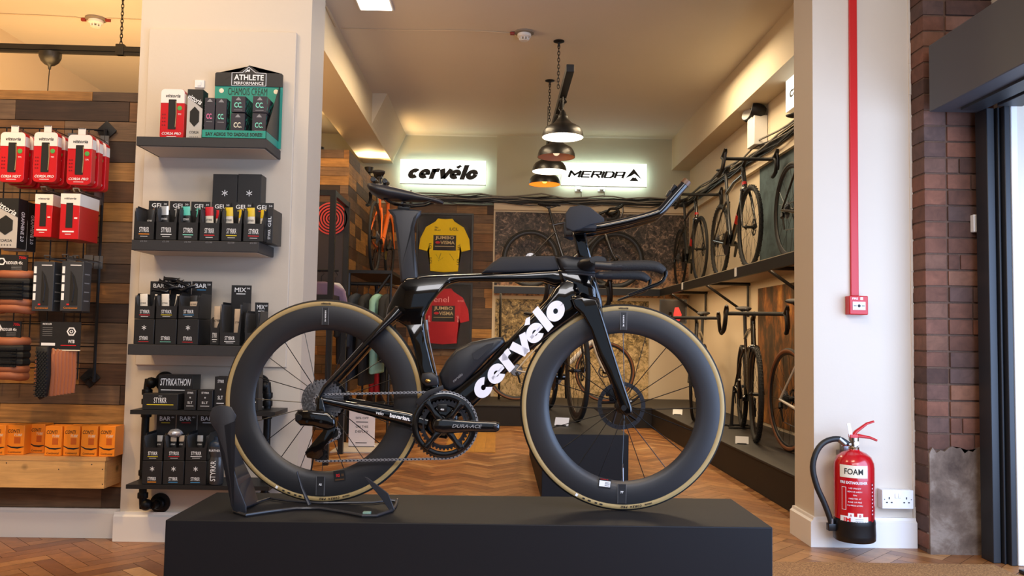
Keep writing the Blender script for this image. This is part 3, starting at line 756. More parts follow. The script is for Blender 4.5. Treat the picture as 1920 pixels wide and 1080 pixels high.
# --- cockpit
m = MB(); m.slab(PL([(1043, 484), (1060, 480), (1110, 486), (1118, 498), (1114, 521), (1064, 518), (1050, 504)]), .030, .012)
for k in range(3):
    z_ = [(1056+k*3, 503+k*5), (1116, 503+k*5), (1116, 505+k*5), (1057+k*3, 505+k*5)]; m.prism(PL(z_), -.0312, .0312)
m.build('stem', satin, bike, smooth=50)
m = MB()
yy = [-.20, -.15, -.08, -.03, .03, .08, .15, .20]
cx = L3(1108, 500); rr_ = [.013, .014, .019, .024, .024, .019, .014, .013]
m.tube([Vector((cx.x + (.012 if abs(y) > .1 else 0), y, cx.z+.004)) for y in yy], rr_, 14, asp=2.0, up=(0, 0, 1))
for s in (-1, 1):
    P_ = [L3(1118, 497, -.20), L3(1140, 499, -.20), L3(1165, 499, -.20)]; m.tube([Vector((p.x-.004*(i == 0), s*.20, p.z)) for i, p in enumerate(P_)], [.013, .0145, .016], 12)
m.build('base_bar', satin, bike, smooth=50)
for s in (-1, 1):
    P_ = [L3(1146, 499, -.20), L3(1180, 498, -.20), L3(1213, 498, -.20), L3(1232, 501, -.20), L3(1245, 509, -.20)]
    m = MB(); m.tube([Vector((p.x, s*.20, p.z)) for p in P_], [.0150, .0165, .0170, .0165, .0120], 14, sm=4); g_ = m.build('grip', gripm, bike, smooth=50)
    m = MB(); P_ = [L3(1236, 502, -.20), L3(1248, 508, -.20), L3(1246, 521, -.20), L3(1237, 531, -.20), L3(1219, 538, -.20), L3(1200, 545, -.20), L3(1178, 553, -.20)]
    m.tube([Vector((p.x, s*.20, p.z)) for p in P_], [.006, .0065, .0055, .0065, .0065, .0045, .0035], 10, asp=1.3, sm=4); m.build('brake_lever', gloss, g_)
m = MB(); m.slab(PL([(1072, 434), (1098, 434), (1102, 460), (1112, 492), (1088, 494), (1080, 468)]), .013, .008); m.build('riser_column', gloss, bike, smooth=50)
m = MB(); c = L3(1090, 430); m.box((c.x-.030, -.115, c.z-.012), (c.x+.028, .115, c.z+.004), bev=.004)
for s in (-1, 1): m.lathe([(.004, -.128), (.006, -.12), (.006, .12), (.004, .128)], Matrix.Translation((c.x+.02*s, 0, c.z+.004)), axis='Y', seg=10)
m.build('pad_bridge', blackp, bike)
for s in (-1, 1):
    oo = .052
    P_ = [L3(1076, 434, -oo), L3(1131, 425, -oo), L3(1186, 413, -oo), L3(1226, 402, -oo), L3(1240, 395, -oo), L3(1262, 370, -oo), L3(1286, 343, -oo)]
    m = MB(); m.tube([Vector((p.x, s*oo, p.z)) for p in P_], [.013, .0145, .0140, .0140, .0145, .0145, .0135], 14, sm=4); e_ = m.build('extension', gloss, bike, smooth=50)
    m = MB(); a = L3(1283, 346, -oo); b_ = L3(1289, 339, -oo); m.tube([(a.x, s*oo, a.z), (b_.x, s*oo, b_.z)], .0155, 14); m.build('end_plug', brown, e_)
    m = MB(); a = L3(1266, 350, -oo); m.tube([(a.x-.014, s*oo, a.z-.016), (a.x, s*oo, a.z+.004)], [.005, .008], 10); m.build('shift_button', blackp, e_)
    P_ = PL([(1060, 430), (1059, 404), (1068, 391), (1089, 387), (1105, 391), (1131, 411), (1132, 418), (1106, 424), (1088, 432), (1074, 436)], -.10)
    m = MB(); m.slab(P_, .006, .004, y0=s*.128); zc = min(z_ for x_, z_ in P_)
    a = L3(1062, 432, -.10); b_ = L3(1118, 424, -.10)
    m.box((a.x, min(s*.060, s*.128), a.z+.004), (b_.x, max(s*.060, s*.128), a.z+.018), bev=.005)
    m.build('arm_pad', padm, bike, smooth=50)
# --- drivetrain
chy = -.044
cr = L3(833, 797, chy); crx, crz = cr.x, cr.z
RC = 54*.0127/(2*math.pi)
crk = MB()
def ringcog(mb, nt, y, hole, mi): 
    n0 = len(mb.bm.verts); cog(mb, nt, y, .003, mi, hole=hole)
    mb.bm.verts.ensure_lookup_table()
    for v in mb.bm.verts[n0:]: v.co += Vector((crx, 0, crz))
ringcog(crk, 54, chy, .093, 0); ringcog(crk, 40, chy+.008, .068, 0)
crk.ringlathe([(.1065, chy-.002), (.1065, chy-.006), (.099, chy-.0085), (.088, chy-.0065), (.086, chy-.002)], 96, 1, M=Matrix.Translation((crx, 0, crz)))
crk.ringlathe([(.072, chy+.004), (.072, chy-.003), (.066, chy-.003), (.066, chy+.004)], 64, 0, M=Matrix.Translation((crx, 0, crz)))
for a in (52, 128, 232, 308):
    ca, sa = math.cos(R(a)), math.sin(R(a))
    T = Matrix.Translation((crx, chy-.010, crz)) @ Matrix.Rotation(-R(a), 4, 'Y')
    crk.slab([(.014, -.014), (.060, -.0085), (.090, -.013), (.098, -.012), (.098, .012), (.090, .013), (.060, .0085), (.014, .014)], .007, .0055, mi=1, M=T)
T = Matrix.Translation((crx, chy-.016, crz))
crk.slab([(-.030, -.020), (0, -.027), (.045, -.0225), (.100, -.0185), (.170, -.0175), (.182, -.012), (.184, 0), (.182, .012), (.170, .0165), (.100, .0175), (.045, .0205), (0, .024), (-.030, .018), (-.036, 0)], .010, .006, mi=1, M=T)
crk.lathe([(.020, -.004), (.022, .0), (.022, .03)], T, axis='Y', seg=24, mi=1)
crk.sphere((.170, -.010, 0), (.008, .002, .008), 14, 0, T)
crank = crk.build('crankset', [dsteel, P('gloss_black_crank', '#08080a', .15, coat=1)], bike, smooth=45)
m = MB(); m.text('DURA-ACE', (crx+.078, chy-.0267, crz+.001), w=.098, h=.011, bold=.01, shear=.3); m.build('crank_lettering', greyprint, crank, smooth=0)
m = MB(); c = L3(830, 767, chy); m.text('4iiii', (c.x+.0, chy-.012, c.z), w=.012, h=.006, bold=.02)
m.build('pod_lettering', wht, crank, smooth=0)
m = MB(); c = L3(830, 766, chy); m.box((c.x-.016, chy-.011, c.z-.010), (c.x+.016, chy-.004, c.z+.016), bev=.004); m.build('power_meter_pod', blackp, crank)
m = MB(); m.tube([(crx-.01, -.03, crz), (crx-.17, .065, crz+.0)], .001, 4); T = Matrix.Translation((crx, .058, crz))
m.slab([(-.175, -.013), (-.185, 0), (-.175, .013), (0, .02), (.02, 0), (0, -.02)], .008, .005, M=T); m.build('crank_arm', gloss, crank, smooth=45)
# cassette
m = MB(); cy0 = -.046
for i, nt in enumerate((11, 12, 13, 14, 15, 17, 19, 21, 24, 27, 30, 34)):
    cog(m, nt, cy0+i*.0024, .0014, M=Matrix.Translation((0, 0, RW)), mi=0); m.lathe([(nt*.00202-.006, cy0+i*.0024-.0010), (nt*.00202-.006, cy0+i*.0024+.0008)], Matrix.Translation((0, 0, RW)), axis='Y', seg=24, mi=1)
m.lathe([(.016, cy0-.004), (.016, cy0)], Matrix.Translation((0, 0, RW)), axis='Y', seg=16, mi=0)
m.build('cassette', [P('cassette_steel', '#8c8c90', .3, metal=.8), dsteel], bike, smooth=30)
# chain
rs = 11*.0127/(2*math.pi)
lp = L3(600, 852, chy)       # lower jockey wheel
up_ = L3(628, 812, chy); rp_ = 11*.0127/(2*math.pi)
path = []
def arc(cx, cz, r, a0, a1, n):
    for i in range(n+1):
        a = R(a0+(a1-a0)*i/n); path.append((cx+r*math.cos(a), cz+r*math.sin(a)))
arc(0, RW, rs, 255, 92, 8)
arc(crx, crz, RC, 93, -90, 48)
arc(lp.x, lp.z, rp_, 275, 110, 8)
arc(up_.x, up_.z, rp_*.8, -60, 60, 5)
path.append(path[0])
m = MB(); d_acc = 0; pos = []
step = .0127; seglen = 0; i = 0; cur = Vector(path[0]); pos.append(cur.copy())
for k in range(1, len(path)):
    nxt = Vector(path[k])
    while (nxt-cur).length > step - seglen:
        dv = (nxt-cur).normalized(); cur = cur + dv*(step-seglen); seglen = 0; pos.append(cur.copy())
    seglen += (nxt-cur).length; cur = nxt
for k in range(len(pos)-1):
    a, b_ = pos[k], pos[k+1]; c = (a+b_)/2; an = math.atan2(b_.y-a.y, b_.x-a.x)
    T = Matrix.Translation((c.x, chy, c.y)) @ Matrix.Rotation(-an, 4, 'Y'); w2 = .0034 if k % 2 else .0024
    o8 = [(-.0095, 0), (-.0085, -.0032), (-.0055, -.0042), (-.002, -.0027), (.002, -.0027), (.0055, -.0042), (.0085, -.0032), (.0095, 0), (.0085, .0032), (.0055, .0042), (.002, .0027), (-.002, .0027), (-.0055, .0042), (-.0085, .0032)]
    for s in (-1, 1): m.prism(o8, s*w2-.0005, s*w2+.0005, 0, T)
    m.lathe([(.0026, -.0045), (.0026, .0045)], T @ Matrix.Translation((-.00635, 0, 0)), axis='Y', seg=8, mi=1)
m.build('chain', [lcd, dsteel], bike, smooth=30)
# rear derailleur
m = MB()
m.slab(PL([(556, 776), (562, 768), (584, 768), (618, 772), (630, 784), (632, 800), (618, 806), (588, 798), (566, 797), (556, 788)], -.060), .016, .007, y0=-.068)
m.slab(PL([(596, 745), (606, 745), (612, 775), (604, 790), (592, 782)], -.06), .005, .003, y0=-.066)
rd = m.build('rear_derailleur', gloss, bike, smooth=50)
m = MB(); m.slab(PL([(616, 796), (630, 800), (624, 818), (608, 838), (606, 854), (596, 862), (576, 858), (572, 848), (590, 826)], -.055), .0016, .001, y0=-.056); m.slab(PL([(616, 796), (630, 800), (624, 818), (608, 838), (606, 854), (590, 860), (580, 852), (594, 826)], -.035), .0012, .001, y0=-.034)
m.build('cage', gloss, rd, smooth=50)
for c_, nt in ((lp, 11), (up_, 11)):
    m = MB(); cog(m, nt, chy, .003, M=Matrix.Translation((c_.x, 0, c_.z))); m.build('jockey_wheel', blackp, rd)
m = MB(); c = L3(563, 782, -.068); m.lathe([(.010, -.088), (.012, -.08), (.012, -.05)], Matrix.Translation((c.x, 0, c.z)), axis='Y', seg=18)
for x, y in ((590, 783), (604, 790), (578, 790)):
    c = L3(x, y, -.07); m.lathe([(.0045, -.0865), (.0045, -.07)], Matrix.Translation((c.x, 0, c.z)), axis='Y', seg=10)
m.build('derailleur_motor', blackp, rd)
# front derailleur
m = MB(); m.slab(PL([(792, 700), (810, 697), (822, 706), (824, 722), (800, 724), (790, 714)], -.03), .010, .004, y0=-.035)
m.slab(PL([(778, 752), (800, 733), (830, 722), (832, 730), (806, 741), (786, 762)], -.05), .0012, .0008, y0=-.052)
m.slab(PL([(778, 752), (800, 733), (830, 722), (832, 730), (806, 741), (786, 762)], -.035), .0012, .0008, y0=-.034)
fd = m.build('front_derailleur', satin, bike, smooth=50)
m = MB(); c = L3(803, 714, -.04); m.sphere((c.x, -.047, c.z), (.010, .006, .007), 12); m.build('derailleur_bolt', P('brass', '#b89a58', .3, metal=1), fd)

# ------------------------------------------------------------------ wheel stand (separate thing)
stand = thing('wheel_stand', 'black steel stand cradling the rear wheel of the time trial bike', 'bike stand', OR_, yaw)
standm = P('stand_navy_black_steel', '#22242b', .45, coat=.2)
SO = LZ(450, 963, .003).y; SP = LZ(580, 950, .004).y; SQ = LZ(734, 958, .004).y
m = MB(); m.slab(PL([(393, 778), (399, 764), (415, 759), (434, 763), (443, 779), (441, 790), (422, 798), (427, 831), (447, 911), (462, 949), (462, 966), (438, 958), (433, 947), (431, 902), (421, 849), (406, 809), (395, 792)], SO), .0025, .0012, y0=SO)
fl = [L3(425, 800, SO), L3(446, 911, SO), L3(462, 950, SO)]
SB = LZ(484, 941, .004).y; bk = [L3(432, 826, SB), L3(470, 893, SB), L3(485, 941, SB)]
for i in range(2):
    for dz in (0, ): m.bm.faces.new([m.bm.verts.new(p) for p in (fl[i], fl[i+1], bk[i+1], bk[i])])
    m.bm.faces.new([m.bm.verts.new(p+Vector((-.004, .001, 0))) for p in (fl[i], bk[i], bk[i+1], fl[i+1])])
m.build('upright', standm, stand, smooth=40, recalc=False)
zz = .006
m = MB(); near = [(438, 958), (462, 966), (500, 960), (555, 953), (600, 953), (645, 960), (680, 967), (705, 967), (735, 957), (742, 947)]
m.tube([LZ(x, y, zz) for x, y in near], .005, 8); m.tube([LZ(x, y, zz) for x, y in ((484, 941), (506, 934), (540, 939), (600, 943), (700, 942), (744, 937))], .004, 8)
m.tube([LZ(438, 958, zz), LZ(462, 950, zz), LZ(484, 941, zz)], .005, 8); m.tube([LZ(742, 947, zz), LZ(744, 937, zz)], .005, 8)
m.build('base_rail', standm, stand)
m = MB(); m.tube([L3(557, 884, SP+.01), L3(566, 915, SP+.01), LZ(580, 947, .009)], [.003, .004, .007], 8, asp=1.6); m.build('prong', standm, stand)
m = MB(); m.slab(PL([(684, 894), (690, 896), (728, 925), (736, 945), (740, 956), (730, 956), (712, 930), (696, 912)], SQ), .003, .001, y0=SQ)
m.build('prong', standm, stand)
m = MB(); m.tube([LZ(722, 936, .012), LZ(746, 940, .006)], .005, 8); m.build('prong_brace', standm, stand)
m = MB(); c = LZ(688, 964, .004); m.cbox((c.x, c.y, c.z+.003), (.024, .02, .010), bev=.002); m.build('rubber_foot', P('clear_green_rubber', '#7fa094', .2), stand)
# ------------------------------------------------------------------ ceiling fittings
def ceil_pt(px, py): return atZ(px, py, CEIL)
# led ceiling panel
a = ceil_pt(677, 15); c = ceil_pt(735, 17)
pnl = thing('ceiling_light', 'bright white square panel light set in the ceiling at the top of the photo', 'ceiling light', ((a.x+c.x)/2, a.y-.3, CEIL))
wd = (c.x-a.x)/2
b = MB(); b.box((-wd-.012, -.312, -.012), (wd+.012, .312, 0)); b.build('frame', whitep, pnl)
b = MB(); b.box((-wd, -.3, -.016), (wd, .3, -.012)); b.build('diffuser', P('lit_diffuser', '#ffffff', .5, emis='#fff2df', es=5), pnl)
# detectors
for (px, py, lab) in ((180, 34, 'white smoke detector on the ceiling at top left with red clips'), (983, 60, 'white smoke detector on the ceiling in the middle, left of the pendant chain')):
    p = ceil_pt(px, py)
    t = thing('smoke_detector', lab, 'smoke detector', (p.x, p.y, CEIL), group=None)
    b = MB(); b.lathe([(.078, 0), (.078, -.012), (.06, -.016)], seg=28); b.build('back_plate', P('detector_base', '#8a8074', .6), t)
    b = MB(); b.lathe([(.052, -.016), (.056, -.02), (.056, -.040), (.045, -.048), (.030, -.050)], seg=28); b.build('body', whitep, t)
    b = MB()
    for k in range(8):
        q = 2*math.pi*k/8; b.tube([(.036*math.cos(q), .036*math.sin(q), -.048), (.034*math.cos(q), .034*math.sin(q), -.068)], .006, 6)
    b.lathe([(.032, -.068), (.032, -.073), (.01, -.075)], seg=20); b.build('sensor_cage', whitep, t)
    for s in (-1, 1) if px < 500 else (-1,):
        b = MB(); b.box((s*.095-.018, -.012, -.026), (s*.095+.018, .012, -.004), bev=.003); b.build('cable_clip', P('rust_red_clip', '#8a2c22', .5), t)
cabm = P('cream_cable', '#c9b596', .6)
def cable(pts, name, lab, mat=cabm, r=.004, cat='cable', group=None):
    b = MB(); b.tube(pts, r, 6); return tag(b.build(name, mat), lab, cat, group)
zc = CEIL-.006
pp = [ceil_pt(x, y) for x, y in ((640, 52), (700, 54), (760, 55), (830, 55), (900, 57), (965, 61))]
cable([(p.x, p.y, zc) for p in pp], 'ceiling_cable', 'thin cream cable across the ceiling to the middle smoke detector')
pp = [ceil_pt(x, y) for x, y in ((-10, 24), (90, 28), (140, 31), (162, 34))]
cable([(p.x, p.y, zc) for p in pp], 'ceiling_cable', 'thin cream cable across the ceiling left of the left smoke detector')
pp = [ceil_pt(x, y) for x, y in ((200, 33), (230, 34), (290, 37))]
cable([(p.x, p.y, zc) for p in pp], 'ceiling_cable', 'thin cream cable from left smoke detector towards the pillar')
pp = [atX(610, 12, -1.305), atX(618, 30, -1.305), atX(628, 50, -1.305)]
cable([(p.x+.004, p.y, min(p.z, CEIL-.01)) for p in pp], 'beam_cable', 'short cable running down the edge of the left beam')

# chains
def chain_mesh(mb, x, y, z0, z1, r=.0032, L_=.034, wd_=.009):
    z = z1; k = 0
    while z > z0:
        o = [(0, -wd_), (0, wd_)]
        pts = []
        for i in range(10):
            a_ = 2*math.pi*i/10; pts.append((wd_*math.cos(a_), L_/2*math.sin(a_)*1.15))
        P3 = [Vector((x+(p[0] if k % 2 == 0 else 0), y+(0 if k % 2 == 0 else p[0]), z-L_/2+p[1])) for p in pts]
        mb.tube(P3, r, 5, close=True); z -= L_*.82; k += 1
# right lighting track with chains
tz = 2.985
t = thing('lighting_track', 'black lighting track hung on chains along the room above the pendants', 'lighting track', (.52, 6.35, tz))
b = MB(); b.box((-.030, -.18, -.03), (.030, 3.2, .03)); b.build('rail', blk, t, bevel=.004)
for yy in (.55, 1.05, 1.75, 2.3, 2.7):
    b = MB(); b.sphere((0, yy, -.032), (.030, .045, .030), 12); b.tube([(0, yy-.02, -.03), (.02, yy-.05, -.07)], .014, 8); b.build('adaptor', blkm, t)
for (px, py) in ((1048, 77), (1031, 151)):
    p = ceil_pt(px, py); b = MB(); chain_mesh(b, p.x-.52, p.y-6.35, .02, CEIL-tz-.03); ch = b.build('chain', blkm, t)
    b = MB(); b.lathe([(.045, CEIL-tz), (.045, CEIL-tz-.006), (.012, CEIL-tz-.014), (.004, CEIL-tz-.05)], Matrix.Translation((p.x-.52, p.y-6.35, 0)), seg=18); b.build('ceiling_plate', blkm, t)
b = MB(); b.tube([(-.0, .45, -.02), (-.03, .6, -.10), (.03, .66, -.17), (.02, .60, -.21), (-.02, .58, -.14), (0, .62, -.09)], .003, 5); b.build('spare_flex', blackp, t)
b = MB(); b.tube([(-.07, 1.5, CEIL-tz-.22), (-.06, 1.7, -.05), (-.05, 2.4, -.30)], .003, 5); b.build('spare_flex', blackp, t)
shm = P('black_enamel_shade', '#121212', .4, coat=.2); 
lit = P('lit_shade_white', '#fff8ee', .5, emis='#fff0dc', es=2.2); warmin = P('warm_shade_inner', '#d8a48c', .5)
lamps = []
for (px, py, w_, kind) in ((1055, 254, 79, 0), (1043, 291, 69, 1), (1030, 318, 63, 2), (1021, 344, 57, 3)):
    p = atX(px, py, .52) if kind else atX(px, py, .535)
    lamps.append((p, kind))
D_ = .345
names = ['nearest of the pendant lamps with bright white inside', 'second pendant lamp behind the nearest, pinkish inside', 'third pendant lamp with bright white inside', 'farthest and lowest pendant lamp with amber inside']
Ys = [6.80, 7.50, 8.20, 8.95]
for i, (p, kind) in enumerate(lamps):
    Y = Ys[i]; q = atY((1055, 1043, 1030, 1021)[i], (258, 295, 322, 346)[i], Y)
    zz_ = q.z
    t = thing('pendant_lamp', 'black dome shade, '+names[i], 'pendant lamp', (q.x, Y, zz_), group='pendant lamps in a row under the track')
    b = MB(); r = D_/2
    prof = [(r, 0), (r*.985, .030), (r*.93, .058), (r*.82, .085), (r*.62, .105), (r*.44, .122), (r*.30, .150), (r*.24, .172), (r*.22, .190), (r*.16, .196), (r*.14, .215), (r*.07, .228), (.006, .235)]
    b.lathe(prof, seg=40, capends=False); b.build('shade', shm, t, smooth=60)
    b = MB(); b.lathe([(r*.985, .001), (r*.97, .028), (r*.91, .055), (r*.80, .080), (r*.60, .099), (.02, .108)], seg=40, capends=False)
    im = [lit, warmin, lit, P('amber_shade_inner', '#e0943c', .5, emis='#ff9a30', es=.8)][kind]
    b.build('shade_inner', im, t, smooth=60)
    b = MB(); b.sphere((0, 0, .045), .032, 12); b.build('bulb', P('lit_bulb_%s' % 'wwwa'[kind], '#fff4e0', .4, emis='#ffe2b8' if kind < 3 else '#ff9a3c', es=6 if kind != 1 else 1), t)
    b = MB(); b.tube([(0, 0, .23), (0, 0, tz-zz_-.03)], .003, 6); b.build('flex', blackp, t)
    lamp('SPOT', 'pendant_glow', (q.x, Y, zz_+.01), 16, WARM, .08, None, (q.x, Y, 0), 140, .7)
# left track
pa, pb_ = atZ(0, 90, 2.97), atZ(257, 97, 2.97)
t = thing('lighting_track', 'black lighting track hung on a chain above the left timber partition', 'lighting track', pa)
dv = Vector((pb_.x-pa.x, pb_.y-pa.y, 0)).normalized(); T = Matrix(((dv.x, -dv.y, 0, 0), (dv.y, dv.x, 0, 0), (0, 0, 1, 0), (0, 0, 0, 1)))
b = MB(); b.box((-.4, -.02, -.006), (1.6, .02, .030), M=T); b.box((-.4, -.014, -.03), (1.6, .014, -.012), M=T); b.box((-.4, -.008, -.014), (1.6, .008, -.004), M=T); b.build('rail', blk, t)
p = atY(227, 80, pb_.y); b = MB(); chain_mesh(b, p.x-pa.x, p.y-pa.y, .03, CEIL-2.97); b.build('chain', blkm, t)
b = MB(); b.box((p.x-pa.x-.03, p.y-pa.y-.025, -.03), (p.x-pa.x+.03, p.y-pa.y+.025, .05), bev=.006); b.build('chain_bracket', blk, t)
p = atY(90, 100, pa.y-.03)
t = thing('pendant_canopy', 'black domed pendant canopy under the left track with a straight flex', 'pendant fitting', (p.x, pa.y, 2.94))
b = MB(); b.lathe([(.076, 0), (.074, -.03), (.060, -.062), (.035, -.085), (.012, -.094), (.008, -.12)], seg=28); b.build('canopy', blk, t, smooth=60)
b = MB(); b.tube([(0, 0, -.11), (-.012, 0, -.5)], .0035, 6); b.build('flex', blackp, t)
b = MB(); b.lathe([(.15, -.66), (.14, -.6), (.06, -.54), (.012, -.50)], Matrix.Translation((-.012, 0, 0)), seg=28, capends=False); b.build('shade', shm, t)
# uplights added on the timber wing to make the glow on beam and ceiling
def fill_uplight(loc, tgt, e, col, lab, spot=110):
    t = thing('fill_uplighter', lab, 'fill_uplighter', loc)
    b = MB(); b.lathe([(.05, 0), (.05, .012), (.02, .02), (.02, .05), (.045, .06), (.055, .12)], seg=18, capends=False); b.build('fill_lamp_body', blk, t)
    lamp('SPOT', 'fill_uplight_glow', (loc[0], loc[1], loc[2]+.10), e, col, .05, None, tgt, spot, .9)
fill_uplight((-1.53, 9.6, 2.76), (-1.5, 9.4, 3.4), 34, (1, .70, .36), 'small black added fill lamp on top of the timber wing near the back wall', 150)
fill_uplight((-1.9, 8.6, 2.76), (-2.1, 8.4, 3.4), 130, WARM2, 'small black added fill lamp on top of the timber wing near its front edge', 160)
fill_uplight((-1.425, 9.6, 2.70), (-.95, 9.6, 3.38), 40, WARM2, 'small black added fill lamp fixed to the timber wing beside the lit sign', 120)
lamp('AREA', 'room_behind_partition', (-3.0, 5.6, 2.0), 60, (1, .58, .22), 1.6, 1.0, (-2.9, 6.6, 3.4))

# ------------------------------------------------------------------ back wall signs
glow = P('sign_face', '#ffffff', .5, emis='#f4fffc', es=1.35)
def lightbox(px0, py0, px1, py1, Y, lab, kind):
    a = atY(px0, py0, Y); c = atY(px1, py1, Y); w_ = c.x-a.x; h_ = a.z-c.z
    t = thing('light_sign', lab, 'illuminated sign', ((a.x+c.x)/2, Y, (a.z+c.z)/2))
    b = MB(); b.box((-w_/2, 0, -h_/2), (w_/2, .05, h_/2)); b.build('housing', whitep, t)
    b = MB(); b.box((-w_/2+.004, -.004, -h_/2+.004), (w_/2-.004, 0, h_/2-.004)); b.build('face', glow, t)
    b = MB()
    if kind == 'c':
        cervelo_logo(b, Matrix.Translation((0, -.0045, .0)), w_*.80, h_*.60, sw=.40, shear=.30)
    else:
        LET = {'M': [[(0, 0), (.0, 1), (.5, .35), (1, 1), (1, 0)]], 'E': [[(1, 1), (0, 1), (0, 0), (1, 0)], [(0, .5), (.9, .5)]], 'R': [[(0, 0), (0, 1), (1, 1), (1, .5), (0, .5)], [(.5, .5), (1, 0)]], 'I': [[(0, 0), (0, 1)]], 'D': [[(0, 0), (0, 1), (.75, 1), (1, .8), (1, .2), (.75, 0), (0, 0)]], 'A': [[(0, 0), (0, 1), (1, 1), (1, 0)], [(0, .42), (1, .42)]]}
        xx = -w_*.41; H_ = h_*.24; cw = w_*.098; tk = h_*.048
        for ch in 'MERIDA':
            ww = {'M': cw*1.15, 'I': 0}.get(ch, cw*.92)
            for pl in LET[ch]:
                for (x0_, z0_), (x1_, z1_) in zip(pl, pl[1:]):
                    A_ = Vector((xx+x0_*ww+z0_*H_*.40, (z0_-.5)*H_)); B_ = Vector((xx+x1_*ww+z1_*H_*.40, (z1_-.5)*H_)); d_ = (B_-A_).normalized(); n_ = Vector((-d_.y, d_.x)); hz_ = tk*.5*(1+1.1*abs(n_.x)); e_ = d_*tk*.45
                    q_ = [A_-e_+n_*hz_, A_-e_-n_*hz_, B_+e_-n_*hz_, B_+e_+n_*hz_]; b.prism([(v.x, v.y) for v in q_], -.0052, -.0045)
            xx += ww+w_*.030
        x0 = w_*.345; k = h_*.24
        b.prism([(x0-k*1.45, -k*.55), (x0, k*1.15), (x0+k*1.45, -k*.75), (x0+k*.55, -k*.05), (x0+k*.1, k*.25), (x0-k*.3, -k*.05), (x0-k*.6, k*.15)], -.0052, -.0045)
        b.prism([(x0-k*.75, -k*1.05), (x0-k*.15, -k*.35), (x0+k*.1, -k*.5), (x0+k*.3, -k*.4), (x0+k*.85, -k*1.05)], -.0052, -.0045)
    b.build('wordmark', blkprint, t, smooth=0)
    lamp('AREA', 'sign_glow', ((a.x+c.x)/2, Y+.058, (a.z+c.z)/2), 5, (.80, 1, .95), w_*1.0, h_, ((a.x+c.x)/2, Y+1, (a.z+c.z)/2))
    b = MB()
    for xx in (-w_*.3, w_*.3): b.tube([(xx, .05, 0), (xx, .13, 0)], .008, 6)
    b.build('standoff', steel, t)
    return t
lightbox(750.5, 298, 911, 347, BACK-.14, 'lit white sign with black cervelo wordmark on the back wall', 'c')
lightbox(1052.5, 304, 1213, 351, BACK-.21, 'lit white sign reading MERIDA with a mountain mark on the back wall', 'm')
# cannondale sign on the right wall
p = atX(1474, 150, XR-.06); q = atX(1474, 212, XR-.06)
t = thing('light_sign', 'lit white sign on the right wall, mostly hidden by the right pillar', 'illuminated sign', (XR-.06, p.y, (p.z+q.z)/2), R(-90))
hh = (p.z-q.z)/2
b = MB(); b.box((0, .0, -hh), (1.1, .05, hh)); b.build('housing', whitep, t)
b = MB(); b.box((.004, -.004, -hh+.004), (1.096, 0, hh-.004)); b.build('face', glow, t)
b = MB(); b.text('cannondale', (.52, -.0048, 0), w=.86, h=hh*.66, bold=.02); b.build('wordmark', blkprint, t, smooth=0)

# cable bundles
def bundle(p0, p1, n, spread, lab):
    p0, p1 = Vector(p0), Vector(p1)
    t = thing('cable_bundle', lab, 'cables', p0)
    for k in range(n):
        b = MB(); off = Vector((0, 0, (k/(n-1)-.5)*spread)); pts = []
        for i in range(25):
            f_ = i/24; pts.append((p1-p0)*f_ + off*(1+.3*math.sin(i*1.3+k)) + Vector((0, 0, .010*math.sin(i*.9+k*2)+.006*math.sin(i*2.3+k))))
        b.tube(pts, .009 if k % 2 else .006, 6); b.build('cable', [blackp, blkm, P('grey_cable', '#77736a', .5)][k % 3 if k != 3 else 2], t)
    return t
za = atY(1000, 374, 9.9).z
b = MB(); b.box((-1.25, 9.90, za-.045), (XR-.03, 9.97, za+.03)); tag(b.build('cable_tray', blkm), 'long black cable tray across the back wall under the lit signs', 'cable tray')
bundle((-1.25, 9.885, za-.008), (XR-.06, 9.885, za-.008), 6, .10, 'tangle of black cables running along the back wall under the signs')
b = MB(); b.box((XR-.055, 4.2, za-.05), (XR-.002, 9.9, za+.02)); tag(b.build('cable_tray', blkm), 'long black cable tray climbing the picture along the right wall', 'cable tray')
t = bundle((XR-.075, 4.2, za+.0), (XR-.075, 9.85, za+.0), 6, .11, 'bundle of black cables along the right wall above the upper bikes')
for (px, py) in ((1085, 352), (1128, 352)):
    p = atY(px, py, BACK-.10)
    t = thing('wall_socket', 'white plug and socket on the back wall under the MERIDA sign, %s one' % ('left' if px < 1100 else 'right'), 'socket', (p.x, BACK-.075, p.z))
    b = MB(); b.box((-.045, -.012, -.045), (.045, 0, .045)); b.build('plate', whitep, t, bevel=.003)
    b = MB(); b.box((-.025, -.05, -.03), (.025, -.012, .025)); b.build('plug', whitep, t, bevel=.006)
    b = MB(); b.tube([(0, -.04, -.03), (.03, -.05, -.06), (.03, -.05, -.12)], .004, 6); b.build('lead', blackp, t)
# emergency twin spot
p = atX(1412, 250, XR-.10)
t = thing('emergency_light', 'white emergency light with two dark spot heads high on the right wall', 'emergency light', (XR-.002, p.y, p.z+.02), R(-90))
b = MB(); b.box((-.10, -.12, -.14), (.10, 0, .12)); b.build('box', whitep, t, bevel=.006)
for x, an in ((-.11, 25), (.07, -15)):
    T = Matrix.Translation((x, -.10, .17)) @ Matrix.Rotation(R(an), 4, 'Z') @ Matrix.Rotation(R(75), 4, 'X')
    b = MB(); b.lathe([(.03, -.09), (.055, -.06), (.065, 0), (.062, .03)], T, seg=18); h_ = b.build('spot_head', blkm, t)
    b = MB(); b.lathe([(.055, .031), (.055, .034)], T, seg=18); b.build('lens', P('spot_lens', '#cfd0cc', .2), h_)

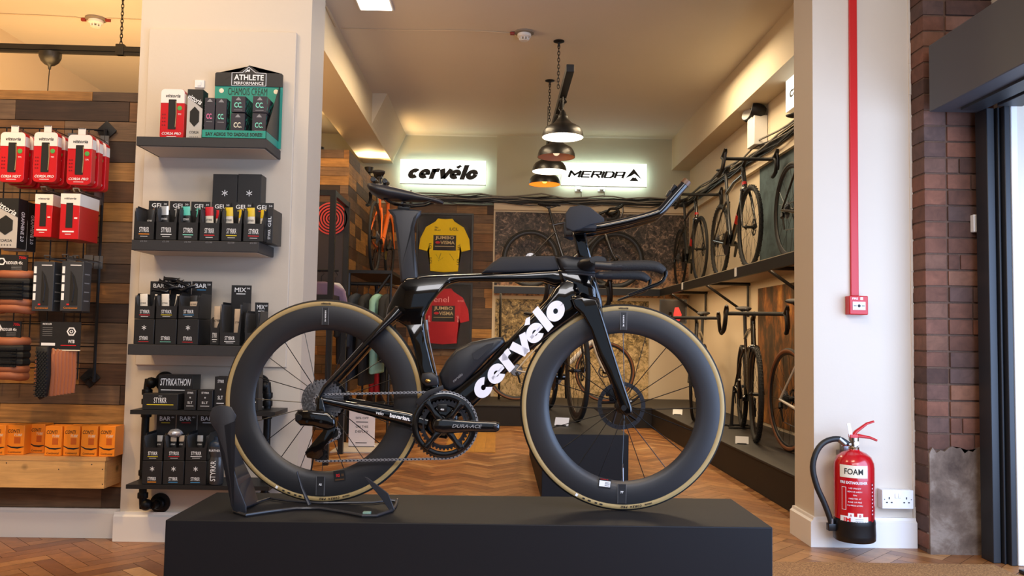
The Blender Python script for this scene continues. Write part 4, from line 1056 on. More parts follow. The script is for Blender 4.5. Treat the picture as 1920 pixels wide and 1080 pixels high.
# ------------------------------------------------------------------ murals
def mural_panel(px0, py0, px1, py1, Y, mat, lab):
    a = atY(px0, py0, Y); c = atY(px1, py1, Y)
    b = MB(); b.box((a.x, Y, c.z), (c.x, Y+.006, a.z)); return tag(b.build('wall_mural', mat), lab, 'mural')
mural_panel(929, 397, 1291, 560, 9.945, mural('mural_upper', '#120e0d', '#4a3e38', '#a08878', '#c89870', 1.75, .12), 'dark photographic mural of scrubby hillside behind the side-on black bike')
mural_panel(929, 560, 1215, 772, 9.945, mural('mural_lower', '#2c2414', '#8a7448', '#d8bd84', '#d8bc8c', .80, .14), 'brown photographic mural of bushes and a stony track behind the lower bikes')
y0_, y1_ = atX(1424, 400, XR-.01).y, 4.2
teal = ramp_noise('mural_teal', [(.3, '#20282c'), (.5, '#4a5c62'), (.7, '#3a4448')], 2.2, 5)
b = MB(); b.box((XR-.008, y1_, 1.60), (XR-.001, y0_, 2.50)); tag(b.build('wall_mural', teal), 'dull teal photographic panel on the right wall behind the upper bikes', 'mural')
org = ramp_noise('mural_orange', [(.25, '#20160c'), (.45, '#4a3418'), (.58, '#8a5420'), (.72, '#c48a3c')], 6, 8, stretch=(1, 1, .5))
b = MB(); b.box((XR-.008, y1_, .24), (XR-.001, y0_+.05, 1.40)); tag(b.build('wall_mural', org), 'dark amber photographic panel on the right wall behind the lower bikes', 'mural')

# jersey frames
def jersey(px0, py0, px1, py1, col, lab, kind):
    Y = 9.955; a = atY(px0, py0, Y); c = atY(px1, py1, Y); w_ = c.x-a.x; h_ = a.z-c.z
    t = thing('framed_jersey', lab, 'framed jersey', ((a.x+c.x)/2, Y, (a.z+c.z)/2))
    fw_ = .022; b = MB()
    b.box((-w_/2, -.03, -h_/2), (w_/2, 0, -h_/2+fw_)); b.box((-w_/2, -.03, h_/2-fw_), (w_/2, 0, h_/2)); b.box((-w_/2, -.03, -h_/2+fw_), (-w_/2+fw_, 0, h_/2-fw_)); b.box((w_/2-fw_, -.03, -h_/2+fw_), (w_/2, 0, h_/2-fw_))
    b.build('frame', blk, t)
    b = MB(); b.box((-w_/2+fw_, -.012, -h_/2+fw_), (w_/2-fw_, -.004, h_/2-fw_)); b.build('backing', P('grey_mount', '#2c2828', .6), t)
    half = [(.0, .94), (.13, .95), (.17, .90), (.34, .80), (.44, .60), (.46, .42), (.30, .38), (.28, .47), (.265, .20), (.25, .05), (0, .03)]
    out = [(x*w_*.98, (y-.5)*h_*.92) for x, y in half] + [(-x*w_*.98, (y-.5)*h_*.92) for x, y in half[::-1][1:-1]]
    b = MB(); b.slab(out, .008, .006, y0=-.020); j = b.build('jersey', P('jersey_'+kind, col, .75, bump=.3, bs=25), t, smooth=40)
    Yt = -.0292
    def T_(s, x, z, w2, h2, mi=0, rot=0, bold=.02): b.text(s, (x*w_, Yt, z*h_), w=w2*w_, h=h2*h_, mi=mi, bold=bold, rot=rot)
    b = MB(); b.box((-.20*w_, -.0290, -.09*h_), (.20*w_, -.0284, .15*h_), 1); T_('JUMBO', 0, .105, .33, .065, 2); T_('VISMA', .05, .035, .25, .055, 2)
    b.sphere((-.12*w_, -.0292, .035*h_), (.045*w_, .0004, .02*h_), 12, 3)
    b.box((-.17*w_, -.0293, -.030*h_), (.17*w_, -.0289, -.022*h_), 2)
    if kind == 'yellow':
        T_('LCL', .16, .25, .15, .045); T_('LCL', -.21, .375, .09, .03, rot=25); T_('LCL', .21, .375, .09, .03, rot=-25)
        for s in (-1, 1):
            T_('LCL', s*.25, -.03, .11, .035, rot=90*s); T_('LCL', s*.24, -.26, .12, .035, rot=90*s)
        T_('Ski', -.15, .27, .06, .03); T_('Bel', -.13, .23, .10, .02)
        b.tube([(-.15*w_, Yt, -.15*h_), (-.10*w_, Yt, -.22*h_), (-.06*w_, Yt, -.13*h_), (-.10*w_, Yt, -.26*h_), (-.02*w_, Yt, -.20*h_)], .0018, 4); b.tube([(.09*w_, Yt, -.14*h_), (.14*w_, Yt, -.20*h_), (.17*w_, Yt, -.24*h_)], .0018, 4)
    else:
        T_('enel', -.04, .245, .26, .085, 4, bold=.0); T_('enel', .30, .23, .11, .035, 4, rot=0, bold=0); T_('enel', .25, -.05, .11, .035, 4, rot=90); T_('enel', -.24, -.05, .11, .035, 4, rot=-90)
    b.build('jersey_print', [blkprint, P('jersey_panel', '#241c18', .6), P('gold_print', '#d8c08c', .6), redprint, P('pink_print', '#f0a0a0', .6)], j, smooth=0)
    b = MB(); b.box((-w_/2+fw_, -.0345, -h_/2+fw_), (w_/2-fw_, -.0335, h_/2-fw_)); b.build('glazing', glassm, t)
glassm = P('clear_glazing', '#ffffff', .02, trans=1); glassm.node_tree.nodes['Principled BSDF'].inputs['IOR'].default_value = 1.01
jersey(782, 399, 886, 520, '#f2cc14', 'yellow cycling jersey in a black frame on the timber back wall', 'yellow')
jersey(779, 529, 884, 655, '#b8202c', 'red cycling jersey in a black frame below the yellow one', 'red')

# ------------------------------------------------------------------ background bikes
chm = P('drivetrain_grey', '#55555a', .35, metal=1)
def road_bike(label, rear, front, z, fr, acc=None, side=rubber, s=.016, knob=False, forkm=None, wl=.30, pose=0):
    dx, dy = front[0]-rear[0], front[1]-rear[1]; L_ = math.hypot(dx, dy); ux, uy = dx/L_, dy/L_
    t = thing('road_bike', label, 'bicycle', (rear[0], rear[1], z), math.atan2(dy, dx), group=None)
    R_ = .340; WBk = 1.0
    for nm, x in (('rear_wheel', 0), ('front_wheel', WBk)):
        m = MB(); m.ringlathe([(.314, -.010), (.314, .010), (wl+.004, .010), (wl-.006, 0), (wl+.004, -.010)], 48); w_ = m.build(nm, satin, t, smooth=50); w_.location = (x, 0, R_)
        tyre(w_, R_, s, side=side, nseg=48, knob=knob); spokes(w_, .018, wl, 20, .026, .0012)
        m = MB(); m.lathe([(.008, -.05), (.012, -.04), (.026, -.03), (.012, -.022), (.012, .022), (.026, .03), (.008, .05)], axis='Y', seg=14); m.build('hub', blackp, w_); rotor(w_, .07, .034)
    sd = .5
    hb, ht = (.86, .66), (.808, .835); bb = (.415, .27); st_ = (.255, .76)
    V = lambda x, z_, y=0: Vector((x, y, z_))
    m = MB()
    m.tube([V(*ht), V(*hb)], [.023, .026], 12, up=(1, 0, 0), asp=.75)
    m.tube([V(ht[0]+.005, ht[1]-.03), V(.52, .795), V(st_[0]-.005, st_[1]-.02)], [.020, .017, .015], 12, asp=1.0)
    m.tube([V(hb[0]-.005, hb[1]+.02), V(.63, .46), V(*bb)], [.026, .027, .028], 12, up=(1, 0, 0), asp=.8)
    m.tube([V(*st_), V(.33, .52), V(*bb)], [.016, .018, .024], 12, up=(1, 0, 0), asp=.75)
    m.lathe([(.024, -.04), (.024, .04)], Matrix.Translation((bb[0], 0, bb[1])), axis='Y', seg=16)
    for q in (-1, 1):
        m.tube([V(bb[0]-.02, bb[1]+.005, q*.025), V(.28, .285, q*.034), V(.0, .34, q*.060)], [.017, .013, .009], 8)
        m.tube([V(.285, .66, q*.012), V(.20, .57, q*.034), V(.0, .34, q*.060)], [.011, .008, .007], 8)
    m.build('frame', fr, t, smooth=50)
    if acc:
        m = MB(); m.tube([V(.845, .71), V(.838, .735)], [.0275, .027], 12, up=(1, 0, 0), asp=.8); m.tube([V(.60, .43), V(.66, .49)], .0295, 12, up=(1, 0, 0), asp=.8); m.build('frame_band', acc, t)
    m = MB(); m.sphere((.865, 0, .665), (.028, .045, .03), 12)
    for q in (-1, 1): m.tube([V(.870, .66, q*.030), V(.895, .58, q*.045), V(.955, .42, q*.052), V(1.0, .34, q*.056)], [.020, .018, .013, .010], 10, up=(1, 0, 0), asp=.55)
    m.build('fork', forkm or fr, t, smooth=50)
    m = MB(); m.tube([V(st_[0]+.005, st_[1]-.01), V(.205, .945)], .0145, 10); m.build('seatpost', satin, t)
    m = MB(); pts = [(.075, .985), (.10, .985), (.15, .978), (.21, .975), (.27, .975), (.325, .972), (.345, .968)]
    m.tube([V(*p) for p in pts], [.010, .018, .018, .016, .013, .011, .006], 14, asp=[4, 3.7, 3.2, 2.4, 1.7, 1.6, 1.6]); sd_ = m.build('saddle', padm, t, smooth=60)
    m = MB()
    for q in (-1, 1): m.tube([V(.12, .968, q*.022), V(.18, .948, q*.022), V(.24, .948, q*.022), V(.30, .965, q*.018)], .0035, 6)
    m.box((.185, -.026, .935), (.225, .026, .955)); m.build('saddle_rail', blackp, sd_)
    m = MB(); m.tube([V(.810, .82), V(.798, .885)], .018, 12); m.tube([V(.800, .880), V(.87, .910), V(.905, .918)], [.018, .016, .018], 12)
    m.build('stem', blackp, t)
    m = MB(); hx, hz = .905, .918
    for q in (-1, 1):
        m.tube([V(hx, hz, 0), V(hx, hz, q*.10), V(hx+.004, hz, q*.185), V(hx+.03, hz, q*.206), V(hx+.075, hz-.005, q*.21), V(hx+.098, hz-.035, q*.212), V(hx+.095, hz-.075, q*.216), V(hx+.06, hz-.118, q*.220), V(hx+.0, hz-.135, q*.224), V(hx-.04, hz-.137, q*.226)], [.0155, .0145, .015, .016, .017, .016, .016, .016, .016, .016], 10)
    m.build('handlebar', gripm, t, smooth=60)
    for q in (-1, 1):
        m = MB(); m.tube([V(hx+.06, hz+.004, q*.209), V(hx+.10, hz+.010, q*.209), V(hx+.135, hz+.028, q*.209), V(hx+.150, hz+.052, q*.209)], [.018, .019, .018, .012], 10)
        h_ = m.build('brake_hood', blackp, t, smooth=60)
        m = MB(); m.tube([V(hx+.142, hz+.022, q*.209), V(hx+.150, hz-.03, q*.214), V(hx+.130, hz-.085, q*.222), V(hx+.115, hz-.11, q*.226)], [.008, .008, .007, .005], 8, asp=1.5); m.build('brake_lever', dsteel, h_)
    m = MB(); cog(m, 50, -.046, .003, M=Matrix.Translation((bb[0], 0, bb[1])), mi=0)
    cs = math.radians(20+pose); cx_, cz_ = math.cos(cs), math.sin(cs)
    m.tube([V(bb[0], bb[1], -.058), V(bb[0]+.17*cx_, bb[1]+.17*cz_, -.070)], [.016, .011], 8, 1); m.tube([V(bb[0], bb[1], .05), V(bb[0]-.17*cx_, bb[1]-.17*cz_, .065)], [.016, .011], 8, 1)
    m.build('crankset', [chm, blackp], t, smooth=30)
    m = MB()
    for i, nt in enumerate((11, 14, 17, 21, 25, 30)): cog(m, nt, -.044+i*.0045, .0025, M=Matrix.Translation((0, 0, R_)))
    m.build('cassette', steel, t, smooth=30)
    m = MB(); m.tube([V(.0, .318, -.055), V(.02, .285, -.062)], [.014, .016], 8); m.tube([V(.02, .285, -.06), V(.045, .20, -.056)], [.012, .010], 8, asp=.4); m.build('rear_derailleur', blackp, t)
    m = MB(); rc = 50*.0127/6.283
    m.tube([V(.005, .368, -.046), V(bb[0], bb[1]+rc, -.046)], .003, 4); m.tube([V(.045, .195, -.046), V(bb[0], bb[1]-rc, -.046)], .003, 4); m.build('chain', chm, t)
    return t
fblack = P('bike_gloss_black', '#0c0c0d', .2, coat=1); fgrey = P('bike_dark_grey', '#2c2d30', .3, coat=.6)
fred = P('bike_red', '#b01c1c', .25, coat=1); fwhite = P('bike_silver_white', '#c8c2b8', .3, coat=1); forange = P('bike_orange', '#d9621c', .3, coat=1); fbrz = P('bike_bronze', '#4a3226', .3, coat=1)
tanw = P('brown_sidewall', '#7a4a2c', .6)
PZ = .217; SH = 1.517
def stand_for(x, y, z, lab):
    t = thing('floor_stand', lab, 'bike stand', (x, y, z))
    b = MB(); b.tube([(-.14, -.1, .008), (.14, -.1, .008)], .008, 6); b.tube([(-.14, .12, .008), (.14, .12, .008)], .008, 6); b.tube([(-.09, -.1, .008), (-.09, .12, .008)], .008, 6); b.tube([(.09, -.1, .008), (.09, .12, .008)], .008, 6); b.build('base', blkm, t)
    b = MB(); b.tube([(-.09, .0, .01), (-.075, 0, .26), (-.07, 0, .34)], [.016, .011, .009], 6); b.tube([(.09, .0, .01), (.075, 0, .26), (.07, 0, .34)], [.016, .011, .009], 6); b.build('arms', blkm, t)
fa = atZ(1421, 838, PZ)
road_bike('black gravel bike facing out on the lower right platform, whole bike in view', (2.05, fa.y+1.22), (fa.x+.06, fa.y+.23), PZ+.002, fblack, side=rubber, s=.021, knob=True, pose=40)
stand_for(2.05, fa.y+1.22, PZ, 'black bike stand under the rear wheel of the black gravel bike')
fb = atZ(1296, 790, PZ)
road_bike('dark bike standing farther along the lower right platform behind the front wheel', (fb.x+.36, fb.y+.98), (fb.x+.14, fb.y+.34), PZ, fgrey, pose=10)
road_bike('bike with brown tyres at near end of lower right platform, cut off by pillar', (1.93, 5.45), (1.98, 4.45), PZ, fwhite, side=tanw, s=.018, pose=70)
road_bike('black bike with a red mark facing out on the high right shelf', (2.06, 7.62), (2.03, 6.62), SH, fblack, acc=fred, s=.020, knob=True, pose=15)
road_bike('black and red bike farthest along the high shelf on the right wall', (2.07, 9.35), (2.05, 8.40), SH, fblack, acc=fred, pose=25)
road_bike('black and white bike at the near end of the high shelf, cut off by pillar', (2.04, 5.72), (2.02, 4.72), SH, fblack, forkm=fwhite, acc=fwhite, pose=60)
pr_, pf_ = atY(995, 480, 9.69), atY(1155, 482, 9.69)
road_bike('black aero road bike seen side-on on the high back shelf before the mural', (pr_.x, 9.69), (pr_.x+1.0, 9.69), SH, fgrey, pose=-30, wl=.285)
pr_ = atY(968, 700, 9.38)
road_bike('silver white road bike seen side-on on the low back platform', (pr_.x, 9.38), (pr_.x+1.0, 9.36), PZ, fwhite, s=.016, side=tanw, pose=200)
fp = atZ(1083, 801, BZ)
road_bike('dark road bike facing out on the smaller plinth behind the front wheel', (fp.x-.10, fp.y+1.30), (fp.x+.02, fp.y+.33), BZ, fblack, pose=50, wl=.28)
road_bike('orange framed bike pointing away on the shelf above the clothes rail', (-1.16, 7.72), (-1.16, 8.72) if False else (-1.155, 8.72), 1.50, forange, pose=20)
# ------------------------------------------------------------------ left pillar shelves and goods
SF = PF-.018-.235     # front plane of the floating shelves
SBK = PF-.019
cartm = P('black_carton', '#1b1a1b', .45); cartin = P('grey_carton_inside', '#4a4a4b', .7)
under = P('cream_shelf_underside', '#cfc3b0', .6)
orng = P('orange_print', '#e88a1c', .5); tealm = P('teal_print', '#1f8f7c', .5); pinkp = P('pink_print2', '#e070a0', .5); mint = P('mint_print', '#7fd8c0', .5); cream = P('cream_print', '#e8e0c8', .5)
def XY(px, py, Y): return atY(px, py, Y).x
def ZY(px, py, Y): return atY(px, py, Y).z
def wshelf(x0p, x1p, yp, lab, th=.045):
    a = atY(x0p, yp, SF); c = atY(x1p, yp, SF); z = a.z
    t = thing('wall_shelf', lab, 'shelf', ((a.x+c.x)/2, SF, z)); w_ = (c.x-a.x)/2
    b = MB(); b.box((-w_, 0, -th), (w_, .235, 0)); b.build('board', char, t, bevel=.0015)
    b = MB(); b.box((-w_+.012, .012, -th-.0015), (w_-.012, .234, -th+.001)); b.build('underside', under, t)
    return z, a.x, c.x
zs1, _, _ = wshelf(256, 500, 255.5, 'dark grey floating shelf, top of the three on the left pillar', .04)
zs2, _, _ = wshelf(247, 486, 449, 'dark grey floating shelf, middle one on the left pillar, carrying GEL boxes')
zs3, _, _ = wshelf(240, 484, 645, 'dark grey floating shelf, lowest of the three floating ones on the left pillar')

def star(mb, c, r, mi):
    for k in range(3):
        T = Matrix.Translation(Vector(c)) @ Matrix.Rotation(math.pi*k/3+math.pi/2, 4, 'Y'); mb.cbox((0, 0, 0), (2*r, .0006, r*.22), mi, T)
def carton(name, lab, cat, x0, x1, z, h, d, y, mats, deco=None, rz=0, group=None):
    t = thing(name, lab, cat, ((x0+x1)/2, y, z), rz, group); w_ = x1-x0
    b = MB(); b.box((-w_/2, 0, 0), (w_/2, d, h)); b.build('box_body', mats[0], t, bevel=.0012)
    if deco:
        b = MB(); deco(b, w_, h); b.build('print', mats[1:], t, smooth=0)
    return t
def dispenser(lab, x0, x1, z, y, d=.15, lip=.072, hs=.150, hh=.205, title=None, sup='30', acc=redprint, brand='STYRKR', header=True, rz=0):
    """open shelf-ready carton: low printed lip in front, sloping sides, header card behind"""
    t = thing('display_carton', lab, 'display box', ((x0+x1)/2, y, z), rz); w_ = (x1-x0)/2; e = .0015
    b = MB(); b.box((-w_, 0, 0), (w_, d, .002)); b.box((-w_, 0, 0), (w_, e, lip))
    for s in (-1, 1):
        xx = s*w_; b.prism([(0, 0), (d, 0), (d, hs), (.03, hs), (.006, lip+.035), (0, lip)], min(xx, xx-s*e), max(xx, xx-s*e), plane='YZ')
    b.box((-w_, d-e, 0), (w_, d, hh if header else hs))
    # shaped front cut-out cheeks
    for s in (-1, 1): b.prism([(s*w_, lip), (s*(w_-.012), lip), (s*w_, hs*.92)], 0, e)
    b.build('tray', cartm, t)
    b = MB(); b.box((-w_+.003, e+.001, .002), (-w_+.0045, d-.004, hs-.01)); b.build('inner_liner', cartin, t)
    b = MB(); b.box((w_-.0045, e+.001, .002), (w_-.003, d-.004, hs-.01)); b.build('inner_liner', cartin, t)
    b = MB(); b.text(brand, (0, -.0006, lip*.56), w=w_*.95, h=lip*.28, mi=0, res=2); b.box((-w_*.52, -.0008, lip*.29), (w_*.52, 0, lip*.335), 1); b.box((-w_*.36, -.0008, lip*.18), (w_*.36, 0, lip*.205), 0)
    b.build('front_print', [wht, acc], t, smooth=0)
    if header and title:
        b = MB(); b.text(title, (-w_*.10, d-e-.0008, hh-.020), w=w_*1.15, h=.019, mi=0, res=2, bold=.01); b.text(sup, (w_*.70, d-e-.0008, hh-.014), w=w_*.32, h=.008, mi=0, res=2); b.box((-w_*.5, d-e-.001, hh-.040), (w_*.4, d-e, hh-.0365), 1)
        b.build('header_print', [wht, acc], t, smooth=0)
    return t
def sachet(lab, x, y, z, w_, h, top, body, group=None, tilt=0, name='gel_sachet', cat='sachet', mark=True):
    t = thing(name, lab, cat, (x, y, z), 0, group); t.rotation_euler = (0, R(tilt), 0)
    b = MB(); b.tube([(0, 0, 0), (0, 0, .01), (0, 0, h*.5), (0, 0, h*.9), (0, 0, h)], [w_*.5, w_*.5, w_*.48, w_*.46, w_*.46], 12, asp=[.06, .25, .30, .2, .05], up=(1, 0, 0)); b.build('pouch', body, t)
    b = MB(); b.tube([(0, 0, h*.74), (0, 0, h*.92), (0, 0, h*1.0)], [w_*.49, w_*.475, w_*.47], 12, asp=[.26, .21, .08], up=(1, 0, 0)); b.build('seal_band', top, t)
    if mark:
        b = MB(); b.text('STYRKR', (0, -w_*.155, h*.62), w=w_*.7, h=h*.06, res=2); b.build('sachet_print', blkprint if body != cartm else wht, t, smooth=0)
    return t
foilw = P('white_pouch', '#e4ddd0', .4); foilt = P('tan_pouch', '#cdb8a0', .45); tealp = P('turquoise_band', '#58c4b4', .4); yelp = P('yellow_band', '#e0c020', .4); redb = P('red_band', '#c8202c', .4); silv = P('silver_band', '#c0c4c8', .3, metal=.5)
cols = [(250, 289), (291, 331), (333, 371), (373, 411), (414, 453), (455, 495)]
ords = ['first', 'second', 'third', 'fourth', 'fifth', 'sixth']
acs = [orng, wht, mint, redprint, yel, redprint]
tops = [(cartm, cartm), (silv, cartm), (tealp, cartm), (redb, foilw), (yelp, foilw), (yelp, foilw)]
for i, (a, c) in enumerate(cols):
    yb = SF+.006; x0, x1 = XY(a, 448, yb), XY(c, 448, yb)
    dispenser('black GEL carton, %s from the left on the middle shelf' % ords[i], x0+.001, x1-.001, zs2+.001, yb, d=.14, lip=.078, hs=.148, hh=.190, title='GEL', sup='30' if i < 3 else '50', acc=acs[i])
    if i == 0: spots = [(.012, .135)]
    elif i == 3: spots = [(-.012, .150), (.014, .140)]
    else: spots = [(-.021, .150), (.019, .146)]
    for k, (dx, h) in enumerate(spots):
        sachet('%s gel sachet in the %s GEL carton' % ({0: 'only', 1: ['left', 'right'][k]}[min(1, len(spots)-1)], ords[i]), (x0+x1)/2+dx, yb+.045+.03*k, zs2+.004, .036, h, tops[i][0], tops[i][1], tilt=(-3, 2)[k])
# price strips
for i, (a, c) in enumerate(cols):
    x0, x1 = XY(a, 448, SF), XY(c, 448, SF); b = MB(); b.text('£2.50', ((x0+x1)/2, SF-.0006, zs2-.006), w=.028, h=.006, res=2)
    tag(b.build('price_marking', greyprint, smooth=0), 'tiny price marking on shelf edge under the %s GEL carton' % ords[i], 'price label')
def spare(lab, a, c, zt, zb, y, d=.12, deco=None, py=400, name='carton', acc=redprint, rz=0):
    x0, x1 = XY(a, py, y), XY(c, py, y); return carton(name, lab, 'carton', x0, x1, zb, zt-zb, d, y, [cartm, wht, acc], deco, rz)
def d_star(b, w_, h): star(b, (0, -.0005, h*.52), .014, 0)
for (a, c, s) in ((397, 443, 'left'), (444, 488, 'right')):
    y = SBK-.102; zt = ZY(a, 326, y); zm = zs2+.155
    x0, x1 = XY(a, 340, y), XY(c, 340, y)
    # lower closed carton carrying it from behind is the row of header cards; the box stands on a second carton
t1 = None
for (a, c, s) in ((397, 443, 'left'), (444, 488, 'right')):
    y = SBK-.080; zt = ZY(a, 326, y); zm = zs2+.14
    spare('black carton with white asterisk, %s of the pair on top of the GEL row' % s, a, c, zt, zm+.001, y, d=.079, deco=d_star)
    spare('black carton standing behind the GEL row under the %s asterisk carton' % s, a, c, zm, zs2+.001, y, d=.079)
def d_side(b, w_, h): b.text('GEL', (0, -.0006, h*.62), w=h*.30, h=w_*.5, rot=90, res=2); b.text('STYRKR', (0, -.0006, h*.25), w=h*.28, h=w_*.4, rot=90, res=2)
y = SF+.05; spare('narrow black GEL carton turned sideways at the right end of the middle shelf', 500, 512, ZY(510, 391, y), zs2+.001, y, d=.15, deco=d_side)

# third shelf: BAR cartons two high, MIX cartons
c3 = [(250, 288), (290, 330), (332, 371)]
for i, (a, c) in enumerate(c3):
    yb = SF+.006; x0, x1 = XY(a, 640, yb), XY(c, 640, yb); zl = zs3+.001; hl = ZY(a, 598, yb)-zl
    def deco(b, w_, h, i=i):
        if i != 1: star(b, (0, -.0005, h*.66), .010, 0)
        b.text('STYRKR', (0, -.0006, h*.24), w=w_*.42, h=h*.15, res=2); b.box((-w_*.25, -.0007, h*.09), (w_*.25, 0, h*.11), 1)
    carton('carton', 'closed black BAR carton, %s of three in the lower row on the lowest floating shelf' % ['left', 'middle', 'right'][i], 'carton', x0, x1, zl, hl, .15, yb, [cartm, wht, [redprint, mint, redprint][i]], deco)
    dispenser('open black BAR carton, %s of the three stacked on top' % ['left', 'middle', 'right'][i], x0, x1, zl+hl+.001, yb, d=.15, lip=.055, hs=.11, hh=.170, title='BAR', sup='50', acc=[redprint, yel, bluep][i])
    for k, dx in enumerate((-.016, .018) if i < 2 else (.012,)):
        sachet('%s bar wrapper in the %s open BAR carton' % ((['left', 'right'][k] if i < 2 else 'only'), ['left', 'middle', 'right'][i]), (x0+x1)/2+dx, yb+.03+.03*k, zl+hl+.004, .034, .105 if i < 2 else .098, foilw if i < 2 else cartm, foilw if i < 2 else foilt, tilt=(-2, 8)[k], name='bar_wrapper')
# loose bars piled on the middle header
yb = SF+.09
for k, (px, py, an) in enumerate(((300, 545, 10), (318, 541, -14), (338, 543, 8), (352, 540, -22), (312, 532, 20), (330, 530, -6), (345, 533, 25), (322, 524, 5))):
    p = atY(px, py, yb+.012*(k % 3)); b = MB(); T = Matrix.Translation(p) @ Matrix.Rotation(R(an), 4, 'Y')
    b.tube([(-.036, 0, 0), (-.028, 0, 0), (0, 0, .001), (.028, 0, 0), (.036, 0, 0)], [.012, .008, .0085, .008, .012], 10, asp=[.15, 1, 1.2, 1, .15], up=(0, 0, 1))
    b.bm.transform(T); tag(b.build('energy_bar', P('glossy_black_wrapper', '#1c1c1e', .2) if k == 0 else bpy.data.materials['glossy_black_wrapper']), 'black wrapped energy bar lying loose on top of the BAR cartons', 'energy bar', 'loose bars piled on the BAR cartons')
yb = SF+.03
dispenser('small black carton of tan MIX sachets between the BAR stack and the tall MIX carton', XY(393, 640, yb), XY(411, 640, yb), zs3+.001, yb, d=.10, lip=.075, hs=.12, header=False, acc=wht)
sachet('tan MIX sachet in the small black carton beside the BAR stack', XY(402, 640, yb), yb+.04, zs3+.004, .040, .165, foilt, foilt, name='mix_sachet')
yb = SF+.006
dispenser('tall black MIX carton with a cream inside on the lowest floating shelf', XY(411, 640, yb), XY(450, 640, yb), zs3+.001, yb, d=.14, lip=.055, hs=.185, hh=.265, title='MIX', sup='90', acc=wht)
sachet('tan MIX sachet standing in the tall MIX carton', XY(438, 640, yb), yb+.06, zs3+.004, .040, .155, foilt, foilt, name='mix_sachet')
dispenser('second MIX carton at the right end of the lowest floating shelf, partly behind the wheel', XY(458, 640, yb), XY(484, 640, yb), zs3+.001, yb, d=.14, lip=.055, hs=.150, hh=.190, title='MIX', sup='60', acc=wht)

# top shelf goods
redm = P('vittoria_red_card', '#c4121c', .35, coat=.3); whc = P('white_card', '#ece6dc', .4)
def redpack(lab, x, y, z, w_=.125, h=.225, th=.030, win=.0, name='CORSA PRO', group=None, dark=False):
    t = thing('tyre_pack', lab, 'tyre pack', (x, y, z), 0, group); r = .018
    def rr(w2, z0, z1, rt, rb):
        o = []
        for cx, cz, a0, rad in ((w2-rt, z1-rt, 0, rt), (-w2+rt, z1-rt, 90, rt), (-w2+rb, z0+rb, 180, rb), (w2-rb, z0+rb, 270, rb)):
            for q in range(5): a_ = R(a0+22.5*q); o.append((cx+rad*math.cos(a_), cz+rad*math.sin(a_)))
        return o
    b = MB(); b.prism(rr(w_/2, 0, h, r, r), 0, th); b.build('pack_card', redm, t, bevel=.002)
    b = MB(); o = rr(w_/2-.001, h*.72, h-.001, r-.001, .001); b.prism(o, -.0012, .004)
    b.box((w_/2-.0005, .001, h*.72), (w_/2+.0006, th-.001, h-.02)); b.build('white_header', whc, t)
    b = MB(); b.prism(rr(w_*.165, h*.20, h*.79, .003, .003), -.0016, .002); wn = b.build('folded_tyre', rubber, t, bevel=.001)
    b = MB(); b.tube([(w_*.145, -.002, h*.24), (w_*.17, -.002, h*.5), (w_*.145, -.002, h*.76)], .0018, 5); b.build('tyre_edge', tan, t)
    b = MB(); b.text('vittoria', (w_*.02, -.0022, h*.86), w=w_*.60, h=h*.062, mi=0, bold=.01, shear=.3, res=2)
    b.text(name, (0, -.0012, h*.115), w=w_*.80, h=h*.052, mi=1, bold=.01, shear=.3, res=2)
    b.sphere((w_*.30, -.001, h*.62), (w_*.10, .0008, w_*.10), 14, 2); b.text('TPI', (w_*.30, -.0012, h*.50), w=w_*.13, h=h*.03, mi=1, res=2); b.box((-w_*.2, -.0012, h*.05), (w_*.2, -.0002, h*.06), 1)
    for k in range(4):
        for j in range(2): b.prism([(-w_*(.30+.09*j)+w_*.035*math.cos(R(60*q)), h*(.28+.07*k)+w_*.035*math.sin(R(60*q))) for q in range(6)], -.0008, .0002, 3)
    b.build('pack_print', [blkprint, wht, grn, P('dark_red_hexagons', '#7a0c14', .4)], t, smooth=0)
    return t
y = SF+.05
x0, x1 = XY(299, 250, y), XY(344, 250, y); redpack('red and white tyre pack standing at the left end of the top floating shelf', (x0+x1)/2, y, zs1+.001, x1-x0, ZY(320, 167, y)-zs1, .035)
def hexbox(lab, x0, x1, y, z, h, d, word='CORSA', group=None):
    w_ = x1-x0; t = thing('tyre_box', lab, 'tyre box', ((x0+x1)/2, y, z), 0, group)
    b = MB(); b.box((-w_/2, 0, 0), (w_/2, d, h)); b.build('box_body', P('silver_grey_card', '#b8b4ae', .4) if 'silver_grey_card' not in bpy.data.materials else bpy.data.materials['silver_grey_card'], t, bevel=.001)
    b = MB(); b.prism([(-w_/2, h), (w_/2, h), (w_/2, h*.62), (-w_/2, h*.86)], -.0012, .0); b.box((w_/2, .0, 0), (w_/2+.0012, d, h)); b.box((-w_/2, 0, h), (w_/2, d, h+.0008)); b.build('black_panel', blkprint, t)
    b = MB(); b.prism([(0, h*.66), (w_*.30, h*.56), (w_*.30, h*.36), (0, h*.26), (-w_*.30, h*.36), (-w_*.30, h*.56)], -.0014, 0); b.build('window', rubber, t)
    b = MB(); b.text('vittoria', (0, -.0020, h*.80), w=w_*.98, h=h*.10, mi=0, rot=-28, bold=.01, shear=.2, res=2); b.text(word, (-w_*.0, -.0008, h*.15), w=w_*.60, h=h*.05, mi=1, shear=.2, res=2)
    for k in range(5): star(b, (w_*(-.24+.12*k), -.0005, h*.06), w_*.035, 1)
    b.text('GRAPHENE 2.0', (0, 0, 0), w=h*.6, h=d*.35, mi=0, M=Matrix.Translation((w_/2+.0018, d*.5, h*.45)) @ Matrix.Rotation(R(90), 4, 'Z') @ Matrix.Rotation(R(90), 4, 'Y'), res=2)
    b.build('box_print', [wht, blkprint], t, smooth=0); return t
hexbox('silver and black tyre box leaning beside the red pack on the top floating shelf', XY(349, 250, y), XY(378, 250, y), y, zs1+.001, ZY(360, 168, y)-zs1, .06)
